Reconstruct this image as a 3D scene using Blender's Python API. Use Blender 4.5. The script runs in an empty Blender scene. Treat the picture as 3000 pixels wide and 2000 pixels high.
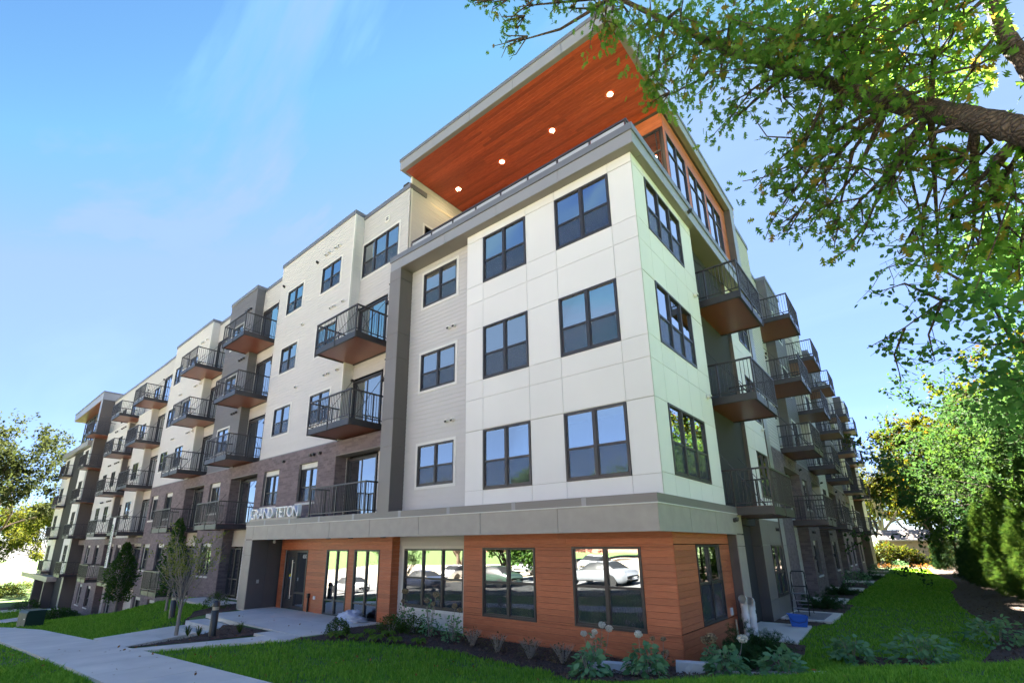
import bpy, math, random
import numpy as np
from mathutils import Matrix, Vector
random.seed(7); RNG = np.random.default_rng(11)
sc = bpy.context.scene
C = sc.collection

# ------------------------------------------------------------------ camera, sky, sun, exposure
cam_d = bpy.data.cameras.new('camera'); cam = bpy.data.objects.new('camera', cam_d); C.objects.link(cam)
cam_d.sensor_width = 36.0; cam_d.lens = 17.4154
cam_d.shift_x = 0.02007; cam_d.shift_y = 0.0597            # tilt corrected architectural shot
cam_d.clip_start = 0.05; cam_d.clip_end = 3000
CAM = Vector((4.134, -10.555, 2.4))
_r = (0.761717, 0.647896, -0.004184); _f = (-0.621734, 0.732746, 0.276640); _u = (0.182300, -0.208120, 0.960964)
cam.matrix_world = Matrix(((_r[0], _u[0], -_f[0], CAM.x), (_r[1], _u[1], -_f[1], CAM.y), (_r[2], _u[2], -_f[2], CAM.z), (0, 0, 0, 1)))
sc.camera = cam

SUN_EL, SUN_AZ = math.radians(46), math.radians(-25)          # azimuth from +Y towards +X; the sun stands behind the building
sdir = Vector((math.sin(SUN_AZ)*math.cos(SUN_EL), math.cos(SUN_AZ)*math.cos(SUN_EL), math.sin(SUN_EL)))
w = bpy.data.worlds.new('World'); sc.world = w; w.use_nodes = True
nt = w.node_tree; nt.nodes.clear()
wo = nt.nodes.new('ShaderNodeOutputWorld'); bg = nt.nodes.new('ShaderNodeBackground')
sky = nt.nodes.new('ShaderNodeTexSky'); sky.sky_type = 'NISHITA'; sky.sun_disc = False
sky.sun_elevation = SUN_EL; sky.sun_rotation = SUN_AZ; sky.altitude = 2600
sky.air_density = 1.0; sky.dust_density = 0.0; sky.ozone_density = 2.0
# thin cirrus veil mixed into the sky
tc = nt.nodes.new('ShaderNodeTexCoord'); sep = nt.nodes.new('ShaderNodeSeparateXYZ')
mz = nt.nodes.new('ShaderNodeMath'); mz.operation = 'ADD'; mz.inputs[1].default_value = 0.12
dv = nt.nodes.new('ShaderNodeVectorMath'); dv.operation = 'DIVIDE'
cb = nt.nodes.new('ShaderNodeCombineXYZ')
mp = nt.nodes.new('ShaderNodeMapping'); mp.inputs['Scale'].default_value = (0.55, 1.5, 1.0); mp.inputs['Rotation'].default_value = (0, 0, 0.55)
nz = nt.nodes.new('ShaderNodeTexNoise'); nz.inputs['Scale'].default_value = 1.15; nz.inputs['Detail'].default_value = 7; nz.inputs['Roughness'].default_value = 0.55; nz.inputs['Distortion'].default_value = 0.7
rp = nt.nodes.new('ShaderNodeValToRGB'); rp.color_ramp.elements[0].position = 0.46; rp.color_ramp.elements[0].color = (0, 0, 0, 1)
rp.color_ramp.elements[1].position = 0.85; rp.color_ramp.elements[1].color = (0.34, 0.34, 0.34, 1)
mx = nt.nodes.new('ShaderNodeMixRGB'); mx.inputs[2].default_value = (4.0, 5.0, 5.2, 1)
L = nt.links
L.new(tc.outputs['Generated'], sep.inputs[0]); L.new(sep.outputs[2], mz.inputs[0])
for i in range(3): L.new(mz.outputs[0], cb.inputs[i])
L.new(tc.outputs['Generated'], dv.inputs[0]); L.new(cb.outputs[0], dv.inputs[1]); L.new(dv.outputs[0], mp.inputs[0])
L.new(mp.outputs[0], nz.inputs['Vector']); L.new(nz.outputs[0], rp.inputs[0]); L.new(rp.outputs[0], mx.inputs[0])
L.new(sky.outputs[0], mx.inputs[1]); s1 = nt.nodes.new('ShaderNodeVectorMath'); s1.operation = 'SCALE'; s1.inputs['Scale'].default_value = 1/2.7
gmm = nt.nodes.new('ShaderNodeGamma'); gmm.inputs[1].default_value = 2.0                     # deeper, clearer blue away from the horizon
s2 = nt.nodes.new('ShaderNodeVectorMath'); s2.operation = 'SCALE'; s2.inputs['Scale'].default_value = 2.7
L.new(mx.outputs[0], s1.inputs[0]); L.new(s1.outputs[0], gmm.inputs[0]); tint = nt.nodes.new('ShaderNodeMixRGB'); tint.blend_type = 'MULTIPLY'; tint.inputs[0].default_value = 1.0; tint.inputs[2].default_value = (1.02, 0.80, 0.95, 1)
L.new(gmm.outputs[0], tint.inputs[1]); L.new(tint.outputs[0], s2.inputs[0]); kn = nt.nodes.new('ShaderNodeVectorMath'); kn.operation = 'MULTIPLY_ADD'; kn.inputs[1].default_value = (0.09, 0.09, 0.09); kn.inputs[2].default_value = (0.52, 0.76, 1.00)
mn = nt.nodes.new('ShaderNodeVectorMath'); mn.operation = 'MINIMUM'                            # soft shoulder: the horizon keeps its tone
L.new(s2.outputs[0], kn.inputs[0]); L.new(kn.outputs[0], mn.inputs[0]); L.new(s2.outputs[0], mn.inputs[1]); L.new(mn.outputs[0], bg.inputs[0]); L.new(bg.outputs[0], wo.inputs[0])
bg.inputs[1].default_value = 0.05
sun_d = bpy.data.lights.new('sun', 'SUN'); sun = bpy.data.objects.new('sun', sun_d); C.objects.link(sun)
sun_d.energy = 5.0; sun_d.angle = math.radians(0.53); sun_d.color = (1.0, 0.93, 0.80)
sun.rotation_euler = sdir.to_track_quat('Z', 'Y').to_euler(); sun.location = (-30, 60, 60)
sc.view_settings.view_transform = 'Standard'; sc.view_settings.look = 'None'; sc.view_settings.gamma = 1.0
sc.view_settings.exposure = 3.95
sc.view_settings.use_curve_mapping = False
sc.cycles.use_denoising = True
sc.cycles.max_bounces = 7; sc.cycles.diffuse_bounces = 4; sc.cycles.glossy_bounces = 3; sc.cycles.transmission_bounces = 4; sc.cycles.transparent_max_bounces = 10
sc.cycles.sample_clamp_indirect = 6.0
sc.cycles.caustics_reflective = False; sc.cycles.caustics_refractive = False

# ------------------------------------------------------------------ materials
def nmat(name):
    m = bpy.data.materials.new(name); m.use_nodes = True
    return m, m.node_tree, m.node_tree.nodes['Principled BSDF']
def mat(name, col, rough=0.7, metal=0.0, var=0.0, noise=0.06, nscale=6.0, bump=0.0, bscale=40.0, spec=0.5, stretch=None, island=True):
    """principled with noise mottling, per-piece variation and fine relief"""
    m, t, b = nmat(name); N = t.nodes; K = t.links
    b.inputs['Roughness'].default_value = rough; b.inputs['Metallic'].default_value = metal
    b.inputs['Specular IOR Level'].default_value = spec
    tc = N.new('ShaderNodeTexCoord'); mp = N.new('ShaderNodeMapping'); K.new(tc.outputs['Object'], mp.inputs[0])
    if stretch: mp.inputs['Scale'].default_value = stretch
    oi = N.new('ShaderNodeObjectInfo')
    K.new(oi.outputs['Random'], mp.inputs['Location'])
    nz = N.new('ShaderNodeTexNoise'); nz.inputs['Scale'].default_value = nscale; nz.inputs['Detail'].default_value = 5
    K.new(mp.outputs[0], nz.inputs['Vector'])
    hsv = N.new('ShaderNodeHueSaturation'); hsv.inputs['Color'].default_value = (*col, 1)
    val = N.new('ShaderNodeMath'); val.operation = 'MULTIPLY_ADD'; K.new(nz.outputs[0], val.inputs[0]); val.inputs[1].default_value = noise*4; val.inputs[2].default_value = 1 - noise*2
    last = val.outputs[0]
    if var:
        g = N.new('ShaderNodeNewGeometry'); ad = N.new('ShaderNodeMath'); ad.operation = 'ADD'
        K.new(g.outputs['Random Per Island'], ad.inputs[0]); K.new(oi.outputs['Random'], ad.inputs[1])
        fr = N.new('ShaderNodeMath'); fr.operation = 'FRACT'; K.new(ad.outputs[0], fr.inputs[0])
        v2 = N.new('ShaderNodeMath'); v2.operation = 'MULTIPLY_ADD'; K.new(fr.outputs[0], v2.inputs[0]); v2.inputs[1].default_value = var*2; v2.inputs[2].default_value = 1 - var
        pm = N.new('ShaderNodeMath'); pm.operation = 'MULTIPLY'; K.new(v2.outputs[0], pm.inputs[0]); K.new(last, pm.inputs[1]); last = pm.outputs[0]
        hv = N.new('ShaderNodeMath'); hv.operation = 'MULTIPLY_ADD'; K.new(fr.outputs[0], hv.inputs[0]); hv.inputs[1].default_value = var*0.06; hv.inputs[2].default_value = 0.5 - var*0.03
        K.new(hv.outputs[0], hsv.inputs['Hue'])
    K.new(last, hsv.inputs['Value']); K.new(hsv.outputs[0], b.inputs['Base Color'])
    if bump:
        n2 = N.new('ShaderNodeTexNoise'); n2.inputs['Scale'].default_value = bscale; n2.inputs['Detail'].default_value = 4; K.new(mp.outputs[0], n2.inputs['Vector'])
        bp = N.new('ShaderNodeBump'); bp.inputs['Strength'].default_value = bump; bp.inputs['Distance'].default_value = 0.02
        K.new(n2.outputs[0], bp.inputs['Height']); K.new(bp.outputs[0], b.inputs['Normal'])
    return m
def wood_mat(name, c1, c2, rough=0.45, var=0.18):
    m, t, b = nmat(name); N = t.nodes; K = t.links
    tc = N.new('ShaderNodeTexCoord'); mp = N.new('ShaderNodeMapping'); mp.inputs['Scale'].default_value = (0.55, 0.55, 9.0)
    oi = N.new('ShaderNodeObjectInfo'); ml = N.new('ShaderNodeMath'); ml.operation = 'MULTIPLY'; ml.inputs[1].default_value = 37.0
    K.new(oi.outputs['Random'], ml.inputs[0]); K.new(ml.outputs[0], mp.inputs['Location']); K.new(tc.outputs['Object'], mp.inputs[0])
    nz = N.new('ShaderNodeTexNoise'); nz.inputs['Scale'].default_value = 7; nz.inputs['Detail'].default_value = 8; nz.inputs['Roughness'].default_value = 0.62; nz.inputs['Distortion'].default_value = 0.5
    K.new(mp.outputs[0], nz.inputs['Vector'])
    cr = N.new('ShaderNodeValToRGB'); cr.color_ramp.elements[0].position = 0.3; cr.color_ramp.elements[0].color = (*c1, 1); cr.color_ramp.elements[1].position = 0.72; cr.color_ramp.elements[1].color = (*c2, 1)
    K.new(nz.outputs[0], cr.inputs[0])
    hsv = N.new('ShaderNodeHueSaturation'); K.new(cr.outputs[0], hsv.inputs['Color'])
    v = N.new('ShaderNodeMath'); v.operation = 'MULTIPLY_ADD'; K.new(oi.outputs['Random'], v.inputs[0]); v.inputs[1].default_value = var*2; v.inputs[2].default_value = 1 - var
    K.new(v.outputs[0], hsv.inputs['Value']); K.new(hsv.outputs[0], b.inputs['Base Color'])
    b.inputs['Roughness'].default_value = rough
    bp = N.new('ShaderNodeBump'); bp.inputs['Strength'].default_value = 0.15; bp.inputs['Distance'].default_value = 0.01; K.new(nz.outputs[0], bp.inputs['Height']); K.new(bp.outputs[0], b.inputs['Normal'])
    return m
def leaf_mat(name, c1, c2, trans=0.45, c3=None):
    m, t, b = nmat(name); N = t.nodes; K = t.links
    g = N.new('ShaderNodeNewGeometry'); oi = N.new('ShaderNodeObjectInfo')
    cr = N.new('ShaderNodeValToRGB'); cr.color_ramp.elements[0].color = (*c1, 1); cr.color_ramp.elements[1].color = (*c2, 1)
    if c3:
        cr.color_ramp.elements[1].position = 0.86; e = cr.color_ramp.elements.new(0.97); e.color = (*c3, 1)
    K.new(g.outputs['Random Per Island'], cr.inputs[0])
    b.inputs['Roughness'].default_value = 0.8; b.inputs['Specular IOR Level'].default_value = 0.06; K.new(cr.outputs[0], b.inputs['Base Color'])
    tr = N.new('ShaderNodeBsdfTranslucent'); hs = N.new('ShaderNodeHueSaturation'); hs.inputs['Value'].default_value = 1.4; hs.inputs['Saturation'].default_value = 1.1; hs.inputs['Hue'].default_value = 0.485
    K.new(cr.outputs[0], hs.inputs['Color']); K.new(hs.outputs[0], tr.inputs[0])
    ms = N.new('ShaderNodeMixShader'); ms.inputs[0].default_value = trans
    K.new(b.outputs[0], ms.inputs[1]); K.new(tr.outputs[0], ms.inputs[2]); K.new(ms.outputs[0], N['Material Output'].inputs[0])
    return m
def glass_mat(name, tint=(0.62, 0.70, 0.72), base=0.26, wav=0.0):
    m, t, b = nmat(name); N = t.nodes; K = t.links; N.remove(b)
    tr = N.new('ShaderNodeBsdfTransparent'); tr.inputs[0].default_value = (*tint, 1)
    gl = N.new('ShaderNodeBsdfGlossy'); gl.inputs['Roughness'].default_value = 0.0; gl.inputs[0].default_value = (0.93, 0.97, 1.0, 1)
    fr = N.new('ShaderNodeFresnel'); fr.inputs[0].default_value = 1.55
    a = N.new('ShaderNodeMath'); a.operation = 'MULTIPLY_ADD'; a.use_clamp = True; a.inputs[1].default_value = 1.6; a.inputs[2].default_value = base
    K.new(fr.outputs[0], a.inputs[0])
    tc = N.new('ShaderNodeTexCoord'); nz = N.new('ShaderNodeTexNoise'); nz.inputs['Scale'].default_value = 1.1; nz.inputs['Detail'].default_value = 1
    oi = N.new('ShaderNodeObjectInfo'); va = N.new('ShaderNodeVectorMath'); va.operation = 'ADD'; K.new(tc.outputs['Object'], va.inputs[0]); K.new(oi.outputs['Location'], va.inputs[1]); K.new(va.outputs[0], nz.inputs['Vector'])
    bp = N.new('ShaderNodeBump'); bp.inputs['Strength'].default_value = 0.05 + wav; bp.inputs['Distance'].default_value = 0.03
    K.new(nz.outputs[0], bp.inputs['Height']); K.new(bp.outputs[0], gl.inputs['Normal'])
    ms = N.new('ShaderNodeMixShader'); K.new(a.outputs[0], ms.inputs[0]); K.new(tr.outputs[0], ms.inputs[1]); K.new(gl.outputs[0], ms.inputs[2])
    K.new(ms.outputs[0], N['Material Output'].inputs[0]); return m
def screen_mat(name):
    m, t, b = nmat(name); N = t.nodes; K = t.links
    b.inputs['Base Color'].default_value = (0.06, 0.065, 0.085, 1); b.inputs['Roughness'].default_value = 0.6
    tr = N.new('ShaderNodeBsdfTransparent'); ms = N.new('ShaderNodeMixShader')
    tc = N.new('ShaderNodeTexCoord'); wv = N.new('ShaderNodeTexWave'); wv.inputs['Scale'].default_value = 5.0; wv.inputs['Distortion'].default_value = 9; wv.inputs['Detail'].default_value = 2; wv.inputs['Detail Scale'].default_value = 1.2
    K.new(tc.outputs['Object'], wv.inputs[0])
    a = N.new('ShaderNodeMath'); a.operation = 'MULTIPLY_ADD'; a.inputs[1].default_value = 0.12; a.inputs[2].default_value = 0.24; K.new(wv.outputs[1], a.inputs[0])
    K.new(a.outputs[0], ms.inputs[0]); K.new(tr.outputs[0], ms.inputs[1]); K.new(b.outputs[0], ms.inputs[2]); K.new(ms.outputs[0], N['Material Output'].inputs[0]); return m
def emit_mat(name, col, s):
    m, t, b = nmat(name); b.inputs['Base Color'].default_value = (*col, 1); b.inputs['Emission Color'].default_value = (*col, 1); b.inputs['Emission Strength'].default_value = s; return m
M = {}
M['white_panel'] = mat('white fibre cement panel', (0.73, 0.70, 0.68), 0.55, noise=0.03, nscale=0.7, var=0.028, bump=0.04, bscale=60)
M['joint'] = mat('panel joint metal', (0.46, 0.44, 0.40), 0.5)
M['siding'] = mat('light lap siding', (0.53, 0.505, 0.49), 0.6, noise=0.02, var=0.012, nscale=2)
M['siding_w'] = mat('off white lap siding', (0.585, 0.56, 0.54), 0.6, noise=0.02, var=0.012, nscale=2)
M['siding_d'] = mat('charcoal lap siding', (0.15, 0.142, 0.15), 0.55, noise=0.03, var=0.03, nscale=2)
M['trim'] = mat('painted trim', (0.68, 0.66, 0.62), 0.55, noise=0.015)
M['brick'] = mat('dark brown brick', (0.165, 0.125, 0.138), 0.75, var=0.22, noise=0.07, nscale=18, bump=0.3, bscale=60)
M['mortar'] = mat('grey mortar', (0.20, 0.175, 0.17), 0.9, noise=0.08, nscale=30)
M['core'] = mat('dark sheathing', (0.03, 0.03, 0.03), 0.9)
M['coping'] = mat('dark grey coping metal', (0.15, 0.15, 0.165), 0.35, noise=0.03, nscale=1.5, spec=0.7)
M['bandlite'] = mat('grey metal fascia', (0.27, 0.262, 0.272), 0.33, noise=0.03, nscale=1.5, spec=0.8)
M['band'] = mat('bronze grey panel', (0.19, 0.168, 0.155), 0.42, noise=0.03, nscale=1.5, spec=0.6)
M['darkpanel'] = mat('dark brown panel', (0.105, 0.088, 0.082), 0.55, noise=0.05, nscale=2, bump=0.04, bscale=90)
M['canopy'] = mat('weathered grey canopy panel', (0.35, 0.310, 0.270), 0.5, noise=0.09, nscale=3.5, bump=0.06, bscale=30)
M['metal'] = mat('dark bronze painted steel', (0.040, 0.034, 0.036), 0.42, noise=0.05, spec=0.6)
M['frame'] = mat('dark bronze window frame', (0.036, 0.031, 0.033), 0.4, noise=0.04, spec=0.6)
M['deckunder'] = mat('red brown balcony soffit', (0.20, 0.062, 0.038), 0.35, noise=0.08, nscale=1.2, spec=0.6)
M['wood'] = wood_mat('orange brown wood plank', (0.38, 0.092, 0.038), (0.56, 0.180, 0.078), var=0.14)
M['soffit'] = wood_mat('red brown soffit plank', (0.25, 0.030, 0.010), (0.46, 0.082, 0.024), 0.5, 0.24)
M['glass'] = glass_mat('window glass', base=0.40); M['glass_low'] = glass_mat('rolled window glass', base=0.36)
M['screen'] = screen_mat('insect screen')
M['blind'] = mat('white roller blind', (0.72, 0.71, 0.68), 0.8)
M['room'] = mat('dim room', (0.085, 0.082, 0.08), 0.9)
M['concrete'] = mat('broom finished concrete', (0.68, 0.605, 0.51), 0.85, noise=0.13, nscale=0.9, bump=0.12, bscale=120)
M['concrete2'] = mat('precast stone', (0.55, 0.53, 0.50), 0.85, noise=0.10, nscale=5, bump=0.4, bscale=25)
M['sill'] = mat('cast stone sill', (0.62, 0.60, 0.57), 0.8, noise=0.03)
M['mulch'] = mat('dark bark mulch', (0.075, 0.043, 0.030), 0.95, var=0.0, noise=0.25, nscale=22, bump=1.0, bscale=45)
M['chip'] = mat('bark chip', (0.115, 0.066, 0.045), 0.9, var=0.45, noise=0.1, nscale=30)
M['soil'] = mat('lawn soil', (0.080, 0.140, 0.032), 0.95, noise=0.22, nscale=3.5, bump=0.8, bscale=40)
M['asphalt'] = mat('asphalt', (0.10, 0.10, 0.10), 0.9, noise=0.08, nscale=8, bump=0.2, bscale=80)
def bark_mat(name, c1, c2, sc=14.0):
    m, t, b = nmat(name); N = t.nodes; K = t.links; b.inputs['Roughness'].default_value = 0.9; b.inputs['Specular IOR Level'].default_value = 0.2
    tc = N.new('ShaderNodeTexCoord'); nz = N.new('ShaderNodeTexNoise'); nz.inputs['Scale'].default_value = 6; nz.inputs['Detail'].default_value = 6; K.new(tc.outputs['Object'], nz.inputs['Vector'])
    mp = N.new('ShaderNodeMapping'); mp.inputs['Scale'].default_value = (0.35, 1.0, 1.0); mp.inputs['Rotation'].default_value = (0, 0.55, 0); va = N.new('ShaderNodeMixRGB'); va.inputs[0].default_value = 0.14
    K.new(tc.outputs['Object'], va.inputs[1]); K.new(nz.outputs[1], va.inputs[2]); K.new(va.outputs[0], mp.inputs[0])
    vo = N.new('ShaderNodeTexVoronoi'); vo.feature = 'DISTANCE_TO_EDGE'; vo.inputs['Scale'].default_value = sc; K.new(mp.outputs[0], vo.inputs['Vector'])
    cr = N.new('ShaderNodeValToRGB'); cr.color_ramp.elements[0].position = 0.0; cr.color_ramp.elements[0].color = (*c1, 1); cr.color_ramp.elements[1].position = 0.16; cr.color_ramp.elements[1].color = (*c2, 1); K.new(vo.outputs[0], cr.inputs[0])
    mx = N.new('ShaderNodeMixRGB'); mx.blend_type = 'MULTIPLY'; mx.inputs[0].default_value = 0.6; K.new(cr.outputs[0], mx.inputs[1]); K.new(nz.outputs[0], mx.inputs[2]); K.new(mx.outputs[0], b.inputs['Base Color'])
    bp = N.new('ShaderNodeBump'); bp.inputs['Strength'].default_value = 1.0; bp.inputs['Distance'].default_value = 0.05; ad = N.new('ShaderNodeMath'); ad.operation = 'MULTIPLY_ADD'; ad.inputs[1].default_value = 0.35
    K.new(nz.outputs[0], ad.inputs[0]); K.new(vo.outputs[0], ad.inputs[2]); K.new(ad.outputs[0], bp.inputs['Height']); K.new(bp.outputs[0], b.inputs['Normal']); return m
M['bark'] = bark_mat('furrowed brown bark', (0.085, 0.058, 0.042), (0.20, 0.148, 0.108), 34.0)
M['bark2'] = mat('smooth tan bark', (0.30, 0.25, 0.20), 0.85, noise=0.12, nscale=10, bump=0.3, bscale=30)
M['white'] = mat('white painted metal', (0.82, 0.82, 0.80), 0.5, noise=0.01)
M['black'] = mat('black plastic', (0.014, 0.014, 0.015), 0.45)
M['pvc'] = mat('white pvc', (0.72, 0.71, 0.69), 0.4, noise=0.02)
M['blue'] = mat('blue plastic', (0.02, 0.12, 0.50), 0.4, noise=0.03)
M['steel'] = mat('brushed steel', (0.55, 0.55, 0.54), 0.3, metal=0.8)
M['galv'] = mat('galvanised grating', (0.28, 0.30, 0.32), 0.45, metal=0.5, noise=0.06)
M['lampglow'] = emit_mat('warm downlight', (1.0, 0.74, 0.38), 26)
M['greenbox'] = mat('dark green enamel', (0.018, 0.045, 0.030), 0.45, noise=0.05)
M['grass'] = leaf_mat('grass blade', (0.105, 0.260, 0.028), (0.250, 0.440, 0.075), 0.45)
M['oak'] = leaf_mat('oak leaf', (0.075, 0.190, 0.034), (0.165, 0.280, 0.055), 0.55, (0.26, 0.18, 0.04))
M['aspen'] = leaf_mat('round leaf', (0.050, 0.135, 0.040), (0.100, 0.200, 0.060), 0.45)
M['yellow'] = leaf_mat('yellow green leaf', (0.036, 0.066, 0.012), (0.092, 0.104, 0.018), 0.45, (0.15, 0.09, 0.015))
M['yellow2'] = leaf_mat('lemon leaf', (0.052, 0.074, 0.014), (0.110, 0.114, 0.022), 0.45)
M['green'] = leaf_mat('mid green leaf', (0.032, 0.080, 0.018), (0.070, 0.125, 0.030), 0.4)
M['dkgreen'] = leaf_mat('dark green leaf', (0.026, 0.072, 0.022), (0.060, 0.125, 0.038), 0.35)
M['arb'] = leaf_mat('arborvitae spray', (0.028, 0.075, 0.016), (0.072, 0.118, 0.026), 0.3)
M['juniper'] = leaf_mat('juniper spray', (0.022, 0.065, 0.022), (0.055, 0.110, 0.038), 0.3)
M['olive'] = leaf_mat('olive leaf', (0.15, 0.19, 0.045), (0.27, 0.29, 0.085), 0.45)
M['hyd'] = leaf_mat('hydrangea leaf', (0.115, 0.240, 0.105), (0.210, 0.370, 0.170), 0.3)
M['hosta'] = leaf_mat('hosta leaf', (0.11, 0.19, 0.030), (0.22, 0.30, 0.055), 0.4)
M['box'] = leaf_mat('boxwood leaf', (0.040, 0.090, 0.018), (0.11, 0.15, 0.030), 0.35)
M['dry'] = leaf_mat('dry leaf', (0.09, 0.075, 0.040), (0.17, 0.14, 0.075), 0.3)
M['flower'] = leaf_mat('cream hydrangea petal', (0.60, 0.56, 0.44), (0.78, 0.75, 0.66), 0.3)
M['flowerb'] = leaf_mat('faded hydrangea petal', (0.24, 0.16, 0.09), (0.50, 0.42, 0.26), 0.3)
M['litter'] = leaf_mat('fallen leaf', (0.20, 0.09, 0.03), (0.40, 0.22, 0.06), 0.3)

# ------------------------------------------------------------------ mesh helpers
class MB:
    def __init__(s): s.v = []; s.f = []; s.m = []
    def add(s, vs, fs, mi=0):
        o = len(s.v); s.v += vs; s.f += [tuple(i + o for i in f) for f in fs]; s.m += [mi]*len(fs); return s
    def box(s, x0, x1, y0, y1, z0, z1, mi=0):
        return s.add([(x0,y0,z0),(x1,y0,z0),(x1,y1,z0),(x0,y1,z0),(x0,y0,z1),(x1,y0,z1),(x1,y1,z1),(x0,y1,z1)],
                     [(0,3,2,1),(4,5,6,7),(0,1,5,4),(1,2,6,5),(2,3,7,6),(3,0,4,7)], mi)
    def tube(s, p, q, r, n=6, r2=None, mi=0, caps=True):
        p = Vector(p); q = Vector(q); r2 = r if r2 is None else r2
        d = (q - p).normalized(); a = d.orthogonal().normalized(); b = d.cross(a)
        vs = [tuple(p + (a*math.cos(2*math.pi*i/n) + b*math.sin(2*math.pi*i/n))*r) for i in range(n)] + \
             [tuple(q + (a*math.cos(2*math.pi*i/n) + b*math.sin(2*math.pi*i/n))*r2) for i in range(n)]
        fs = [(i, (i+1) % n, n + (i+1) % n, n + i) for i in range(n)]
        if caps: fs += [tuple(range(n-1, -1, -1)), tuple(range(n, 2*n))]
        return s.add(vs, fs, mi)
    def path(s, pts, rad, n=7, mi=0):
        pts = [Vector(p) for p in pts]; prev = None; o = len(s.v)
        for i, p in enumerate(pts):
            d = (pts[min(i+1, len(pts)-1)] - pts[max(i-1, 0)]).normalized()
            a = d.orthogonal().normalized() if prev is None else (prev - d*prev.dot(d)).normalized()
            b = d.cross(a); prev = a
            for k in range(n):
                t = 2*math.pi*k/n; s.v.append(tuple(p + (a*math.cos(t) + b*math.sin(t))*rad[i]))
        for i in range(len(pts)-1):
            for k in range(n):
                s.f.append((o+i*n+k, o+i*n+(k+1) % n, o+(i+1)*n+(k+1) % n, o+(i+1)*n+k)); s.m.append(mi)
        return s
    def lathe(s, prof, n=14, c=(0, 0, 0), mi=0):
        o = len(s.v)
        for r, z in prof:
            for k in range(n):
                t = 2*math.pi*k/n; s.v.append((c[0]+r*math.cos(t), c[1]+r*math.sin(t), c[2]+z))
        for i in range(len(prof)-1):
            for k in range(n):
                s.f.append((o+i*n+k, o+i*n+(k+1) % n, o+(i+1)*n+(k+1) % n, o+(i+1)*n+k)); s.m.append(mi)
        return s
    def mesh(s, name, mats, smooth=False):
        me = bpy.data.meshes.new(name); me.from_pydata(s.v, [], s.f)
        for m in (mats if isinstance(mats, (list, tuple)) else [mats]): me.materials.append(M[m] if isinstance(m, str) else m)
        if any(s.m): me.polygons.foreach_set('material_index', s.m)
        if smooth: me.polygons.foreach_set('use_smooth', [True]*len(me.polygons))
        me.update(); return me
def link(name, me, parent=None, loc=(0, 0, 0), rz=0.0, rot=None, label=None, cat=None, group=None, kind=None, scale=None):
    o = bpy.data.objects.new(name, me); C.objects.link(o); o.location = loc; o.rotation_euler = rot if rot else (0, 0, rz)
    if scale: o.scale = scale
    if parent is not None: o.parent = parent
    for k, v in (('label', label), ('category', cat), ('group', group), ('kind', kind)):
        if v: o[k] = v
    return o
def fast_mesh(name, V, F, mat_, smooth=False):
    """V (n,3), F (m,k) with constant k"""
    V = np.asarray(V, np.float32); F = np.asarray(F, np.int32); me = bpy.data.meshes.new(name)
    me.vertices.add(len(V)); me.vertices.foreach_set('co', V.ravel())
    k = F.shape[1]; me.loops.add(F.size); me.loops.foreach_set('vertex_index', F.ravel())
    me.polygons.add(len(F)); me.polygons.foreach_set('loop_start', np.arange(0, F.size, k, dtype=np.int32)); me.polygons.foreach_set('loop_total', np.full(len(F), k, np.int32))
    if smooth: me.polygons.foreach_set('use_smooth', np.ones(len(F), bool))
    me.materials.append(M[mat_] if isinstance(mat_, str) else mat_); me.update(calc_edges=True); return me
class Frame:
    def __init__(s, ox, oy, a): s.ox, s.oy, s.a = ox, oy, a; s.c, s.s = math.cos(a), math.sin(a)
    def p(s, u, v, z): return (s.ox + u*s.c - v*s.s, s.oy + u*s.s + v*s.c, z)
FA = Frame(0, 0, 0)                                   # corner block, street side
FW = Frame(-13.3, 0.39, -math.atan(0.0255))           # long wing along the street, u = 0 at its first bay corner
FC = Frame(0, 0, math.pi/2)                           # corner block, garden side (u = world y)
FB = Frame(-0.27, 8.0, math.pi/2 + math.atan(0.0105)) # garden wing
def rect_minus(u0, u1, z0, z1, holes):
    zs = sorted({z0, z1, *[max(z0, min(z1, h[2])) for h in holes], *[max(z0, min(z1, h[3])) for h in holes]}); out = []
    for a, b in zip(zs, zs[1:]):
        if b - a < 1e-4: continue
        zc = (a+b)/2; segs = [(u0, u1)]
        for h in holes:
            if h[2] < zc < h[3]:
                n = []
                for p, q in segs:
                    if h[1] <= p or h[0] >= q: n.append((p, q)); continue
                    if h[0] > p: n.append((p, h[0]))
                    if h[1] < q: n.append((h[1], q))
                segs = n
        out += [(p, q, a, b) for p, q in segs if q - p > 0.004]
    return out

M['umber'] = leaf_mat('dull brown green leaf', (0.030, 0.045, 0.016), (0.065, 0.080, 0.026), 0.3)
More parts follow.
